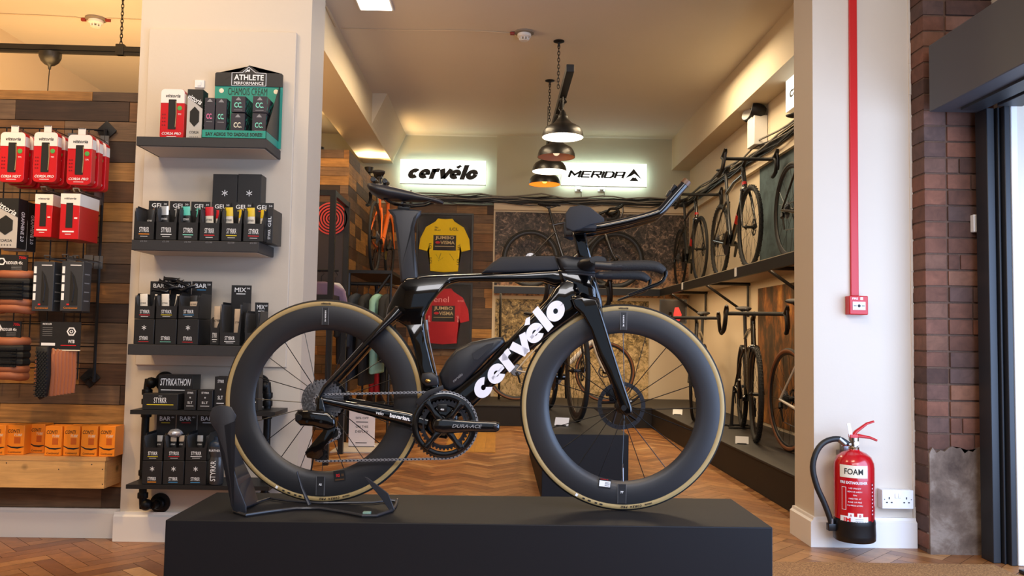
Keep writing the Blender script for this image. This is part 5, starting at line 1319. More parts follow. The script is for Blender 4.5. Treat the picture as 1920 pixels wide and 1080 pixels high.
# chamois cream display
y0 = SF+.008; xa, xb = XY(378, 250, y0), XY(500, 250, y0)-.002; dd = .205; w_ = xb-xa
t = thing('counter_display', 'teal and black counter display tray with mountain header on the top floating shelf', 'display stand', ((xa+xb)/2, y0, zs1+.001))
b = MB(); b.box((-w_/2, 0, 0), (w_/2, .002, .036)); b.box((-w_/2, 0, 0), (w_/2, dd, .003)); b.box((w_/2-.002, 0, 0), (w_/2, dd, .036)); b.box((-w_/2, 0, 0), (-w_/2+.002, dd, .036)); b.build('tray', tealm, t)
yb_ = y0+dd-.006; hx0, hx1 = XY(404, 150, yb_)-(xa+xb)/2, XY(533, 150, yb_)-(xa+xb)/2; zt = ZY(470, 138, yb_)-zs1; zm = ZY(470, 163, yb_)-zs1; zp = ZY(470, 124, yb_)-zs1
hx1 = min(hx1, w_/2+.012); hc = (hx0+hx1)/2
b = MB(); b.box((hx0, dd-.008, .003), (hx1, dd-.004, zm)); b.build('back_panel', tealm, t)
b = MB(); b.prism([(hx0, zm), (hx1, zm), (hx1, zt-.006), (hx1-.006, zt), (hc+.05, zt+.002), (hc+.012, zp-.004), (hc, zp), (hc-.014, zp-.008), (hc-.05, zt+.002), (hx0+.006, zt), (hx0, zt-.006)], dd-.012, dd-.004); b.build('header_card', cartm, t)
b = MB(); b.prism([(.0, .036), (dd-.004, .036), (dd-.004, zm), (dd-.02, zm)], w_/2-.001, w_/2+.001, plane='YZ'); b.build('side_wing', cartm, t)
b = MB(); yy = dd-.0125; zc_ = (zm+zt)/2+.002
b.text('ATHLETE', (hc, yy, zc_+.008), w=.135, h=.026, mi=0, bold=.02, res=2); b.text('PERFORMANCE', (hc, yy, zc_-.019), w=.135, h=.014, mi=0, bold=.01, res=2)
for (p, q) in (((hc-.078, zc_-.031), (hc+.078, zc_-.031)), ((hc-.078, zc_-.031), (hc-.078, zc_+.028)), ((hc+.078, zc_-.031), (hc+.078, zc_+.028)), ((hc-.078, zc_+.028), (hc-.03, zc_+.030)), ((hc+.078, zc_+.028), (hc+.03, zc_+.030)), ((hc-.03, zc_+.030), (hc-.002, zp-.008)), ((hc+.03, zc_+.030), (hc-.002, zp-.008))): b.tube([(p[0], yy, p[1]), (q[0], yy, q[1])], .0014, 4, 0)
b.prism([(hc-.020, zc_+.030), (hc-.006, zp-.018), (hc-.002, zp-.024), (hc+.004, zp-.016), (hc+.002, zc_+.034), (hc-.008, zc_+.036)], yy-.0006, yy, 0)
b.build('header_lettering', wht, t, smooth=0)
b = MB(); b.text('CHAMOIS CREAM', (hc-.005, dd-.0086, zm-.024), w=(hx1-hx0)*.58, h=.034, bold=.0, res=2); b.build('product_lettering', blkprint, t, smooth=0); b = MB(); b.text('SAY ADIOS TO SADDLE SORES!', (0, -.0006, .018), w=w_*.88, h=.016, bold=.03, res=2); b.build('slogan_lettering', blkprint, t, smooth=0)
b = MB()
for s in (hx0+.03, hx1-.03): b.sphere((s, dd-.0085, zm-.022), (.011, .0006, .011), 14)
b.build('fruit_badge', cream, t)
def ccbox(lab, pa_, pb2, pt, pbm, y, col, d=.05, z0=None):
    x0, x1 = XY(pa_, 220, y), XY(pb2, 220, y); z0 = z0 if z0 is not None else zs1+.006; zt_ = ZY(pa_, pt, y)
    t = thing('cream_box', lab, 'small box', ((x0+x1)/2, y, z0)); w2 = x1-x0; h = zt_-z0
    b = MB(); b.box((-w2/2, 0, 0), (w2/2, d, h)); b.build('box_body', P('dark_cream_carton', '#2a2630', .5) if 'dark_cream_carton' not in bpy.data.materials else bpy.data.materials['dark_cream_carton'], t, bevel=.001)
    b = MB(); hb = min(h, .085); b.text('CC.', (0, -.0006, h*.55 if h > .1 else h*.45), w=w2*.58, h=.024, mi=0, bold=.02, res=2); b.box((-w2*.3, -.0007, h*.55-.026 if h > .1 else h*.12), (w2*.3, 0, (h*.55-.024 if h > .1 else h*.15)), 1)
    b.prism([(-.012, h-.018), (.012, h-.018), (.004, h-.008), (0, h-.004), (-.005, h-.009)], -.0007, 0, 1)
    b.build('box_print', [col, greyprint], t, smooth=0)
    b = MB(); random.seed(int(x0*1000))
    for k in range(16):
        cy, cz = random.uniform(.006, d-.006), random.uniform(.008, h-.008); l = random.uniform(.006, .012)
        b.prism([(cy-l*.5, cz-l), (cy+l*.2, cz-l*.2), (cy+l*.3, cz+l), (cy-l*.1, cz+l*.1)], w2/2, w2/2+.0006, plane='YZ')
    b.build('leaf_pattern', tealm, t, smooth=0); return t
y = SF+.045
ccbox('tall dark box with pink CC lettering in the teal counter display', 383, 402, 183, 0, y, pinkp)
ccbox('tall dark box with mint CC lettering next to the pink one', 404, 424, 184, 0, y, mint)
zmid = ZY(440, 211, y)
for (a, c, s) in ((433, 459, 'left'), (473, 499, 'right')):
    ccbox('dark CC box at the bottom of the %s stack in the teal display' % s, a, c, 212, 0, y, cream if s == 'left' else mint, d=.11)
    ccbox('dark CC box on top of the %s stack in the teal display' % s, a, c, 180, 0, y, mint, d=.11, z0=zmid+.002)
# small white light switch behind on the panel
p = atY(375, 158, PF-.018); t = thing('wall_switch', 'white switch plate on the pillar behind the silver tyre box', 'switch', p)
b = MB(); b.box((-.022, -.008, -.018), (.022, 0, .018)); b.build('plate', whitep, t, bevel=.002)
b = MB(); b.box((-.008, -.011, -.010), (.008, -.008, .010)); b.build('rocker', whitep, t)

# ------------------------------------------------------------------ pipe shelving
pf = PF-.062
t = thing('pipe_shelf', 'black iron pipe shelf unit with two thin boards low on the left pillar', 'shelf unit', (0, 0, 0))
iron = P('black_iron_pipe', '#171718', .45, metal=.6, bump=.1, bs=60)
za_ = ZY(270, 769, SF+.02); zb_ = ZY(270, 909, SF+.02)
xl, xr = XY(244, 769, SF+.02), XY(516, 769, SF+.02); xl2, xr2 = XY(236, 909, SF+.02), XY(505, 909, SF+.02)
b = MB(); b.box((xl, SF+.02, za_-.018), (xr, PF-.02, za_)); b.build('board', blk, t)
b = MB(); b.box((xl2, SF+.02, zb_-.018), (xr2, PF-.02, zb_)); b.build('board', blk, t)
for (pxv, pyf1, pyf2, s) in ((272, 716, 948, 1), (499, 722, 948, -1)):
    xv = XY(pxv, 830, pf); z1_ = ZY(pxv, pyf1, pf); z2_ = ZY(pxv, pyf2, pf); xo = s*.045
    pts = [(xv+xo*1.2, PF-.01, z1_), (xv+xo, PF-.06, z1_), (xv+xo*.9, pf+.03, z1_), (xv+xo*.4, pf, z1_-.002), (xv, pf, z1_-.035), (xv, pf, z2_+.035), (xv+xo*.4, pf, z2_), (xv+xo*.9, pf+.03, z2_), (xv+xo, PF-.06, z2_), (xv+xo*1.2, PF-.01, z2_)]
    b = MB(); b.tube(pts, .0165, 14, up=(1, 0, 0), sm=3); 
    for zz_ in (z1_-.045, za_+.022, za_-.035, zb_+.022, zb_-.035, z2_+.045): b.lathe([(.0215, -.012), (.0225, -.008), (.0225, .008), (.0215, .012)], Matrix.Translation((xv, pf, zz_)), seg=16)
    b.sphere((xv+xo*.35, pf, z1_-.004), .026, 12); b.sphere((xv+xo*.35, pf, z2_+.004), .026, 12)
    b.build('pipe_upright', iron, t, smooth=50)
    for zz_ in (z1_, z2_):
        pfg = PF if zz_ == z2_ or True else PF
        b = MB(); b.lathe([(.022, -.032), (.026, -.028), (.027, -.010), (.044, -.008), (.045, 0)], Matrix.Translation((xv+xo*1.2, PF-.0+.0, zz_)), axis='Y', seg=26)
        for k in range(4): a_ = R(45+90*k); b.lathe([(.004, -.0105), (.004, -.008)], Matrix.Translation((xv+xo*1.2+.034*math.cos(a_), PF, zz_+.034*math.sin(a_))), axis='Y', seg=8)
        b.build('wall_flange', iron, t)
# goods on the upper board
za1 = za_+.001
def box_px(lab, a, c, yt, z, y, d, deco, mats=None, name='carton'):
    x0, x1 = XY(a, 760, y), XY(c, 760, y); return carton(name, lab, 'carton', x0, x1, z, ZY(a, yt, y)-z, d, y, mats or [cartm, wht, yel], deco)
y1 = SF+.115
def dflat(b, w_, h): b.text('STYRKR', (0, -.0006, h*.60), w=w_*.36, h=h*.34, res=2); b.box((-w_*.38, -.0007, h*.30), (w_*.38, 0, h*.34), 1); b.box((-w_*.05, -.0007, h*.86), (w_*.05, 0, h*.88), 0)
box_px('flat black carton with yellow line on the upper pipe shelf board', 267, 333, 738, za1, SF+.035, .07, dflat)
def dthon(b, w_, h): b.text('STYRKATHON', (0, -.0006, h*.62), w=w_*.90, h=h*.40, bold=.01, shear=.25, res=2); b.box((-w_*.42, -.0007, h*.16), (w_*.42, 0, h*.20), 0)
x0, x1 = XY(297, 720, y1), XY(361, 720, y1); zb0 = ZY(300, 737, y1)
carton('carton', 'black STYRKATHON carton resting on a box behind the flat carton', 'carton', x0, x1, zb0, ZY(300, 703, y1)-zb0, .10, y1, [cartm, wht], dthon)
carton('carton', 'plain black carton underneath the STYRKATHON carton', 'carton', x0+.004, x1-.004, za1, zb0-.001-za1, .10, y1, [cartm])
def dslt(b, w_, h): b.text('STYRKR', (0, -.0006, h*.86), w=w_*.5, h=h*.09, res=2); b.text('SLT', (0, -.0006, h*.38), w=w_*.42, h=h*.11, res=2); star(b, (0, -.0005, h*.62), .004, 0); b.box((-w_*.3, -.0007, h*.20), (w_*.3, 0, h*.22), 0)
box_px('small black SLT carton, left of two on the upper pipe board', 345, 367, 731, za1, SF+.035, .06, dslt)
box_px('small black SLT carton, right of two on the upper pipe board', 370, 398, 731, za1, SF+.035, .06, dslt)
box_px('taller black carton left of the stand head on the upper pipe board', 401, 424, 706, za1, SF+.05, .06, dslt)
box_px('tall black carton seen through the rear wheel beside the right pipe', 462, 484, 690, za1, SF+.04, .06, dslt)
# lower board
zb1 = zb_+.001
for i, (a, c) in enumerate(((266, 303), (305, 344), (346, 386))):
    yb = SF+.03; x0, x1 = XY(a, 900, yb), XY(c, 900, yb); hl = ZY(a, 864, yb)-zb1
    def deco(b, w_, h, i=i): star(b, (0, -.0005, h*.66), .010, 0); b.text('STYRKR', (0, -.0006, h*.24), w=w_*.42, h=h*.15, res=2); b.box((-w_*.22, -.0007, h*.08), (w_*.22, 0, h*.11), 1)
    nm = ['left', 'middle', 'right'][i]
    carton('carton', 'closed black carton with asterisk, %s of three on the lower pipe board' % nm, 'carton', x0, x1, zb1, hl, .13, yb, [cartm, wht, [orng, bluep, bluep][i]], deco)
    dispenser('open black BAR carton, %s of three stacked on the lower pipe board' % nm, x0, x1, zb1+hl+.001, yb, d=.13, lip=.055, hs=.115, hh=.185, title='BAR', sup='*', acc=[yel, redprint, wht][i])
    for k, dx in enumerate([(.014,), (-.018, .018), (.002,)][i]):
        sachet('%sdark bar in the %s open carton on the lower pipe board' % (['left ', 'right '][k] if i == 1 else '', nm), (x0+x1)/2+dx, yb+.035, zb1+hl+.004, .026, .10, foilt if i == 1 else silv, cartm, name='bar_wrapper', mark=True)
yb = SF+.06; p = atY(329, 812, yb); b = MB(); b.sphere((0, 0, 0), (.030, .022, .016), 18)
for v in b.bm.verts: v.co *= 1+random.uniform(-.16, .16)
o = b.build('foil_pack', P('crumpled_foil', '#d8d8da', .25, metal=.6), smooth=20); o.location = p; tag(o, 'crumpled silver foil pack resting on the middle open BAR carton', 'foil pack')
# bottle
yb = SF+.05; x = XY(405, 900, yb); hb_ = ZY(405, 818, yb)-zb1; r = .031
t = thing('sports_bottle', 'clear and black sports bottle with navy cap on the lower pipe board', 'bottle', (x, yb, zb1))
b = MB(); b.lathe([(.026, 0), (r, .006), (r, hb_*.52), (r*.90, hb_*.56), (r*.90, hb_*.60), (r, hb_*.64), (r, hb_*.80)], seg=28); b.build('bottle_body', P('smoke_bottle', '#3a3a3c', .25), t, smooth=50)
b = MB(); b.lathe([(r*1.02, hb_*.80), (r*1.02, hb_*.87), (r*.8, hb_*.90), (r*.45, hb_*.93), (r*.45, hb_*.99), (r*.3, hb_)], seg=28); b.build('cap', P('navy_cap', '#1c2c40', .4), t, smooth=50)
b = MB(); b.text('STYRKR', (-.004, -r-.0008, hb_*.30), w=hb_*.42, h=.022, rot=90, bold=.0, res=2); b.text('FURTHER', (0, -r-.0008, hb_*.72), w=.046, h=.009, res=2); b.build('bottle_print', wht, t, smooth=0)

# ------------------------------------------------------------------ grid wall with tyres
GY = 3.80
ga = atY(196, 243, GY); gb = atY(178, 712, GY); gx0 = -2.72
t = thing('grid_panel', 'black wire grid panel fixed to the timber partition at far left', 'grid panel', (0, 0, 0))
gx1 = (ga.x+gb.x)/2; gz0, gz1 = gb.z, ga.z
b = MB(); n = int((gx1-gx0)/.075)
for k in range(n+1): b.tube([(gx1-.075*k, GY, gz0), (gx1-.075*k, GY, gz1)], .0032 if k else .007, 5)
k = 0
while gz1-.10*k > gz0: b.tube([(gx0, GY+.005, gz1-.10*k), (gx1, GY+.005, gz1-.10*k)], .0032, 5); k += 1
b.build('wire_mesh', blkm, t, smooth=60)
for (px, py) in ((202, 246), (171, 708)):
    p = atY(px, py, 3.86); b = MB(); T = Matrix.Translation((p.x, 3.849, p.z)) @ Matrix.Rotation(R(45), 4, 'Y'); b.cbox((0, 0, 0), (.068, .006, .068), M=T, bev=.003); b.tube([(p.x, 3.848, p.z), (gx1, GY, p.z-.01)], .007, 8); b.tube([(p.x, 3.848, p.z), (gx1-.05, GY, p.z-.01)], .005, 8); b.build('wall_bracket', blkm, t)
def hook(x, z, lab, y=3.60):
    b = MB(); b.tube([(x-.012, GY-.005, z), (x-.012, y, z), (x-.012, y-.01, z+.012)], .0028, 6); b.tube([(x+.012, GY-.005, z), (x+.012, y, z), (x+.012, y-.01, z+.012)], .0028, 6); b.tube([(x-.012, y-.01, z+.012), (x+.012, y-.01, z+.012)], .0028, 6)
    b.box((x-.02, GY-.006, z-.03), (x+.02, GY-.002, z+.03)); tag(b.build('display_hook', steel), lab, 'hook')
pos = ['left', 'middle', 'right']
for i, (a, c, yt, ybm, nm_) in enumerate(((-1, 46, 247, 341, 'CORSA NEXT'), (62, 107, 247, 341, 'CORSA PRO'), (126, 172, 252, 346, 'CORSA PRO'))):
    y = 3.58; x0, x1 = XY(a, 300, y), XY(c, 300, y); z0, z1_ = ZY(a, ybm, y), ZY(a, yt, y)
    hook((x0+x1)/2, z1_+.018, 'double wire hook holding the %s column of red tyre packs' % pos[i])
    for k in range(3):
        redpack('red and white tyre pack %s in the %s column of top row' % (['in front', 'second', 'at the back'][k], pos[i]), (x0+x1)/2+.004*k, y+.055*k, z0-.004*k, x1-x0, z1_-z0, .035, name=nm_)
        b = MB(); xm = (x0+x1)/2+.004*k; b.box((xm-.016, y+.055*k+.01, z1_-.004*k-.002), (xm+.016, y+.055*k+.012, z1_+.03)); tag(b.build('hanging_tab', whc), 'clear hanging tab of the %s pack in the %s top column' % (['front', 'second', 'back'][k], pos[i]), 'tab') if k == 0 else b.bm.free()
# row two
y = 3.58
for k in range(2): hexbox(['silver and black tyre box hanging at the far left of the second row', 'second silver and black tyre box just behind the far left one'][k], XY(-12, 420, y), XY(33, 420, y), y+.075*k, ZY(20, 465, y)-.004*k, ZY(20, 372, y)-ZY(20, 465, y), .07)
def redbox(lab, a, c, yt, ybm, y, d):
    x0, x1 = XY(a, 420, y), XY(c, 420, y); z0 = ZY(a, ybm, y); h = ZY(a, yt, y)-z0; w_ = x1-x0
    t = thing('tyre_box', lab, 'tyre box', ((x0+x1)/2, y, z0))
    b = MB(); b.box((-w_/2, 0, 0), (w_/2, d, h)); b.build('box_body', redm, t, bevel=.0015)
    b = MB(); b.prism([(-w_/2, h), (w_/2, h), (w_/2, h*.74), (-w_/2, h*.78)], -.001, .0); b.box((w_/2, 0, h*.74), (w_/2+.001, d, h)); b.box((-w_/2, 0, h), (w_/2, d, h+.001)); b.build('white_top', whc, t)
    b = MB(); b.box((-w_*.20, -.0014, h*.25), (w_*.16, 0, h*.80)); b.build('folded_tyre', rubber, t, bevel=.002)
    b = MB(); b.text('vittoria', (0, -.0018, h*.90), w=w_*.62, h=h*.05, mi=0, shear=.3, res=2); b.box((-w_*.35, -.0012, h*.15), (w_*.25, 0, h*.18), 1); b.box((-w_*.2, -.0012, h*.10), (w_*.1, 0, h*.115), 1); b.box((w_*.24, -.0012, h*.45), (w_*.40, 0, h*.48), 1)
    b.build('box_print', [blkprint, wht], t, smooth=0)
    hook((x0+x1)/2, z0+h+.02, 'wire hook above the red tyre box, ' + ('narrower' if 'narrower' in lab else 'wider') + ' one')
redbox('red and white tyre box, narrower of the pair in the second row', 64, 97, 364, 444, 3.60, .12)
redbox('red and white tyre box, wider of the pair in the second row', 112, 148, 363, 448, 3.55, .17)
# row three: dark boxes
dgc = P('slate_carton', '#34363a', .45)
def contibox(lab, a, c, yt, ybm, y, d=.07):
    x0, x1 = XY(a, 540, y), XY(c, 540, y); z0 = ZY(a, ybm, y); h = ZY(a, yt, y)-z0; w_ = x1-x0
    t = thing('tyre_box', lab, 'tyre box', ((x0+x1)/2, y, z0))
    b = MB(); b.box((-w_/2, 0, 0), (w_/2, d, h)); b.build('box_body', dgc, t, bevel=.0015)
    b = MB(); b.prism([(-w_*.08, h*.12), (w_*.28, h*.12), (w_*.28, h*.45), (w_*.12, h*.70), (-w_*.08, h*.82)], -.0014, 0); b.build('window', rubber, t)
    b = MB(); b.tube([(w_*.05, -.002, h*.2), (w_*.10, -.002, h*.5), (w_*.0, -.002, h*.74)], .004, 6); b.build('folded_tyre', P('shiny_tyre', '#2a2a2c', .2), t)
    b = MB()
    for k in range(4): b.box((-w_*.46, -.0012, h*(.22+.18*k)), (-w_*.34, 0, h*(.36+.18*k)), 0)
    b.text('Continental', (-w_*.02, -.0014, h*.065), w=w_*.62, h=h*.035, mi=1, res=2); b.box((-w_*.2, -.0012, h*.12), (-w_*.02, 0, h*.15), 2); b.box((-w_*.1, -.0012, h*.92), (w_*.4, 0, h*.935), 0)
    for k in range(4): b.box((w_/2, d*.2, h*(.2+.18*k)), (w_/2+.0006, d*.8, h*(.22+.18*k)), 3)
    b.build('box_print', [wht, orng, redprint, greyprint], t, smooth=0)
    hook((x0+x1)/2, z0+h+.016, 'wire hook holding the '+lab.replace('slate grey tyre box', 'slate box'))
contibox('slate grey tyre box, left of two in the third row', 61, 100, 490, 583, 3.57)
contibox('slate grey tyre box, right of two in the third row', 114, 155, 490, 583, 3.57)
contibox('slate grey tyre box hanging behind the right one of the third row', 118, 156, 492, 586, 3.67)
# folded gravel tyres
brownw = P('tan_gravel_sidewall', '#9a5a3a', .6)
def tyre_roll(lab, a, c, yt, ybm, y, card_t):
    x0, x1 = XY(a, 540, y), XY(c, 540, y); z0 = ZY(a, ybm, y); z1_ = ZY(a, yt, y); w_ = x1-x0; h = z1_-z0; zc_ = h*.0
    t = thing('folded_tyre', lab, 'tyre', ((x0+x1)/2, y, z0))
    n_ = 6; b = MB(); b2 = MB()
    for k in range(n_):
        zk = h*.06+h*.60*k/(n_-1)
        for (mb, r_, yo) in ((b, h*.085, 0), ):
            (b if k in (0, 1, 5) else b2).tube([(-w_*.5, .05, zk), (-w_*.46, .012, zk), (-w_*.2, -.004, zk+h*.02*(1-k/3)), (w_*.2, -.004, zk+h*.02*(1-k/3)), (w_*.46, .012, zk), (w_*.5, .05, zk)], h*.080, 10)
    b.build('sidewall', brownw, t, smooth=60)
    for k in range(26):
        for j in range(6): b2.cbox((-w_*.45+w_*.9*k/25, -.002-h*.075, h*.24+h*.07*j*.8), (w_*.018, .010, h*.030))
    b2.build('tread', rubber, t, smooth=30)
    b = MB(); b.box((-w_*.48, .0, h*.70), (w_*.48, .006, h*1.0)); c_ = b.build('card', cartm, t)
    b = MB(); b.text('RIDDLER 45c', (w_*.05, -.0006, h*.86), w=w_*.55, h=h*.05, mi=0, bold=.01, res=2); b.text('700c', (w_*.32, -.0006, h*.95), w=w_*.25, h=h*.05, mi=1, bold=.01, res=2)
    for q in range(3): b.box((w_*-.05, -.0006, h*(.75+.025*q)), (w_*.3, 0, h*(.756+.025*q)), 2)
    b.ringlathe([(h*.07, 0), (h*.07, -.0008), (h*.045, -.0008), (h*.045, 0)], 6, 0, M=Matrix.Translation((-w_*.38, 0, h*.88)))
    b.build('card_print', [wht, redprint, greyprint], c_, smooth=0)
tyre_roll('folded gravel tyre with tan sidewalls, upper one at the far left edge', -6, 50, 477, 586, 3.58, 0)
tyre_roll('folded gravel tyre with tan sidewalls, lower one at the far left edge', -6, 44, 602, 712, 3.60, 0)
y = 3.56; x0, x1 = XY(75, 630, y), XY(151, 630, y); z0, z1_ = ZY(75, 655, y), ZY(75, 603, y); w_ = x1-x0; h = z1_-z0
t = thing('folded_tyre', 'folded gravel tyre hanging below a black printed card at the bottom of grid', 'tyre', ((x0+x1)/2, y, z0))
b = MB(); b.box((-w_/2, 0, 0), (w_/2, .003, h)); c_ = b.build('card', cartm, t)
b = MB(); b.box((-w_/2, -.0006, -.004), (w_/2, .0036, 0)); b.build('card_edge', cream, c_)
b = MB(); b.text('WTB', (w_*.28, -.0006, h*.30), w=w_*.16, h=h*.12, mi=0, bold=.02, res=2); b.ringlathe([(h*.17, 0), (h*.17, -.0008), (h*.12, -.0008), (h*.12, 0)], 6, 0, M=Matrix.Translation((w_*.27, 0, h*.66))); b.ringlathe([(h*.07, 0), (h*.07, -.0008), (h*.04, -.0008), (h*.04, 0)], 6, 0, M=Matrix.Translation((w_*.27, 0, h*.66)))
b.text('RIDDLER', (-w_*.33, -.0006, h*.92), w=w_*.22, h=h*.06, mi=0, res=2); b.box((-w_*.46, -.0006, h*.14), (-w_*.12, 0, h*.24), 0); b.box((w_*.02, -.0006, h*.14), (w_*.40, 0, h*.17), 1)
for q in range(5): b.box((-w_*.44, -.0006, h*(.5+.07*q)), (-w_*.2, 0, h*(.51+.07*q)), 2)
b.build('card_print', [wht, redprint, greyprint], c_, smooth=0)
hh = z0-ZY(75, 748, y); b = MB(); b2 = MB()
b.slab([(-.085+.16*.0, .012), (-.030, .014), (-.024, -hh*.5), (-.034, -hh*.93), (-.060, -hh), (-.080, -hh*.9), (-.074, -hh*.5)], .022, .014, y0=-.02)
T0 = None
tr = b.build('tread', rubber, t, smooth=50)
b = MB()
for k in range(24):
    for j in range(4): b.cbox((-.073+.013*j+(.006 if k % 2 else 0), -.043, -.01-hh*.92*k/24), (.008, .006, .0055))
b.build('tread_knobs', rubber, t)
for k in range(7):
    x_ = -.020+.013*k; b = MB(); b.tube([(x_-.01*(k < 1), .01, .012), (x_, -.012+.004*k, -.02), (x_+.002, -.010+.004*k, -hh*.5), (x_-.004, -.006+.004*k, -hh*(.93-.01*k)), (x_-.008, .02, -hh*(.90-.01*k))], .0085, 8, asp=.6, up=(1, 0, 0)); b.build('sidewall_fold', brownw, t)
b = MB(); b.tube([(-.086, -.006, .01), (-.088, -.01, -hh*.5), (-.080, -.008, -hh*.88)], .007, 8); b.build('sidewall_fold', brownw, t)

# ------------------------------------------------------------------ pine box shelf and orange tube boxes
YF = 3.69; pa = atY(-20, 862, YF); pb_ = atY(197, 862, YF); pz = ZY(100, 915, YF)
t = thing('pine_box_shelf', 'pale pine box shelf on the timber partition carrying orange cartons', 'shelf', (0, 0, 0))
b = MB(); b.box((pa.x-.6, YF, pz), (pb_.x, YF+.02, pa.z), rnd=.2); b.build('front_board', pine_m, t, smooth=0)
b = MB(); b.box((pa.x-.6, YF-.002, pa.z), (pb_.x+.004, 3.858, pa.z+.018), rnd=.7); b.build('top_board', pine_m, t, smooth=0)
b = MB(); b.box((pb_.x-.018, YF+.02, pz), (pb_.x, 3.858, pa.z), rnd=.9); b.build('end_board', pine_m, t, smooth=0)
b = MB()
for (px, py) in ((110, 880), (172, 871), (192, 880), (192, 908), (12, 868)): p = atY(px, py, YF); b.sphere((p.x, YF, p.z), (.003, .001, .003), 8)
b.build('nail_head', dsteel, t)
orc = P('orange_carton', '#f08a20', .4)
for i, (a, c, yt, dy) in enumerate(((-24, 9, 797, 0), (10, 45, 797, .02), (55, 83, 795, .075), (83, 115, 799, 0), (118, 149, 799, .01), (151, 182, 799, 0), (185, 218, 799, 0))):
    y = YF+.012+dy; x0, x1 = XY(a, 840, y), XY(c, 840, y); z0 = pa.z+.019; h = ZY(a, yt, y)-z0; w_ = x1-x0
    if i == 6: x1 -= .006
    lab = 'orange inner tube carton, %s from the left on the pine shelf' % (['first', 'second', 'third, pushed back,', 'fourth', 'fifth', 'sixth', 'seventh and last'][i])
    def deco(b, w_, h):
        b.text('CONTI', (-w_*.08, -.0006, h*.80), w=w_*.66, h=h*.12, mi=0, bold=.01, shear=.25, res=2); b.text('TUBE', (w_*.16, -.0006, h*.67), w=w_*.46, h=h*.08, mi=1, shear=.25, res=2)
        pts = [(-w_*.49, -.0006, h*.33), (-w_*.2, -.0006, h*.25), (w_*.15, -.0006, h*.235), (w_*.49, -.0006, h*.27)]; b.tube(pts, [.0015, .003, .004, .0015], 6, 0, up=(0, 0, 1), asp=.2)
        b.text('Continental', (0, -.0006, h*.09), w=w_*.72, h=h*.07, mi=0, res=2); b.box((-w_*.05, -.0006, h*.38), (w_*.3, 0, h*.60), 2)
    carton('tube_carton', lab, 'carton', x0+.001, x1-.001, z0, h, min(.085, 3.85-y), y, [orc, blkprint, cream, P('dark_orange_print', '#c45c10', .5) if i == 0 else bpy.data.materials['dark_orange_print']], deco, group=None)
# ------------------------------------------------------------------ right pillar fittings
cp = atY(1601, 573, PR)
b = MB(); b.box((-.0185, -.014, 0), (.0185, 0, CEIL-cp.z-.001)); o = b.build('red_conduit', redp, bevel=.002); o.location = (cp.x, PR, cp.z+.045); tag(o, 'red vertical conduit running from ceiling to the fire call point', 'conduit')
o.data.transform(Matrix.Translation((0, 0, 0))); o.scale = (1, 1, (CEIL-cp.z-.05)/(CEIL-cp.z))
t = thing('fire_call_point', 'red square fire alarm call point on the right pillar under the conduit', 'fire alarm', (cp.x+.002, PR, cp.z))
b = MB(); b.box((-.044, -.050, -.044), (.044, 0, .044)); b.build('housing', redp, t, bevel=.004)
b = MB(); b.box((-.030, -.0525, -.022), (.030, -.050, .016)); b.build('break_glass', whitep, t)
b = MB(); b.lathe([(.007, -.0535), (.007, -.0525)], Matrix.Translation((0, 0, -.003)), axis='Y', seg=16); b.box((-.026, -.0532, -.005), (-.012, -.0525, -.001)); b.box((.012, -.0532, -.005), (.026, -.0525, -.001)); b.build('press_symbol', blkprint, t, smooth=0)
b = MB(); b.text('FIRE', (-.018, -.0506, .031), w=.026, h=.009, bold=.02); b.cbox((.013, -.0504, .031), (.012, .001, .012)); b.build('fire_lettering', wht, t, smooth=0)
# extinguisher
Ye = PR-.125; bot = atY(1602, 1012, Ye); ps = 1
t = thing('fire_extinguisher', 'red foam fire extinguisher with black hose on bracket on right pillar', 'fire extinguisher', (bot.x, Ye, bot.z)); t.rotation_euler = (0, 0, 0)
H = lambda px, py: (XY(px, py, Ye)-bot.x, ZY(px, py, Ye)-bot.z)
hh_ = H(1600, 850)[1]; r = .0865
b = MB(); b.lathe([(r, .095), (r, hh_*.84), (r*.97, hh_*.90), (r*.84, hh_*.965), (r*.6, hh_*1.01), (r*.3, hh_*1.035), (.024, hh_*1.05)], seg=48); b.build('cylinder', P('extinguisher_red', '#b8101a', .22, coat=.6), t, smooth=60)
b = MB(); b.lathe([(r*.96, .0), (r*1.04, .006), (r*1.05, .03), (r*1.03, .075), (r*1.04, .08), (r*1.0, .1)], seg=48); b.build('base_skirt', blackp, t, smooth=60)
zt = hh_*1.05
b = MB(); b.lathe([(.022, zt-.004), (.024, zt+.01), (.017, zt+.012), (.017, zt+.035), (.022, zt+.037), (.022, zt+.052)], seg=24); b.tube([(-.055, -.0, zt+.022), (.018, 0, zt+.022)], .010, 12); b.build('valve', P('chrome', '#c8c4bc', .2, metal=1), t)
b = MB(); b.tube([(-.012, 0, zt+.050), (.02, 0, zt+.060), (.075, 0, zt+.052), (.105, 0, zt+.040)], [.010, .009, .006, .005], 10, asp=1.2); b.tube([(-.005, 0, zt+.058), (.010, 0, zt+.078), (.06, 0, zt+.115), (.092, 0, zt+.125)], [.009, .008, .006, .005], 10, asp=1.2)
b.box((-.020, -.012, zt+.040), (.016, .012, zt+.066), bev=.003); b.build('handle', redp, t)
b = MB(); b.lathe([(.011, -.03), (.011, -.024)], Matrix.Translation((0, 0, zt+.028)), axis='Y', seg=16); b.build('gauge', whitep, t)
b = MB(); T = Matrix.Translation((-.02, -.005, zt+.085)) @ Matrix.Rotation(R(-12), 4, 'Y'); b.cbox((0, 0, 0), (.016, .003, .062), M=T, bev=.001); b.build('safety_tag', whitep, t)
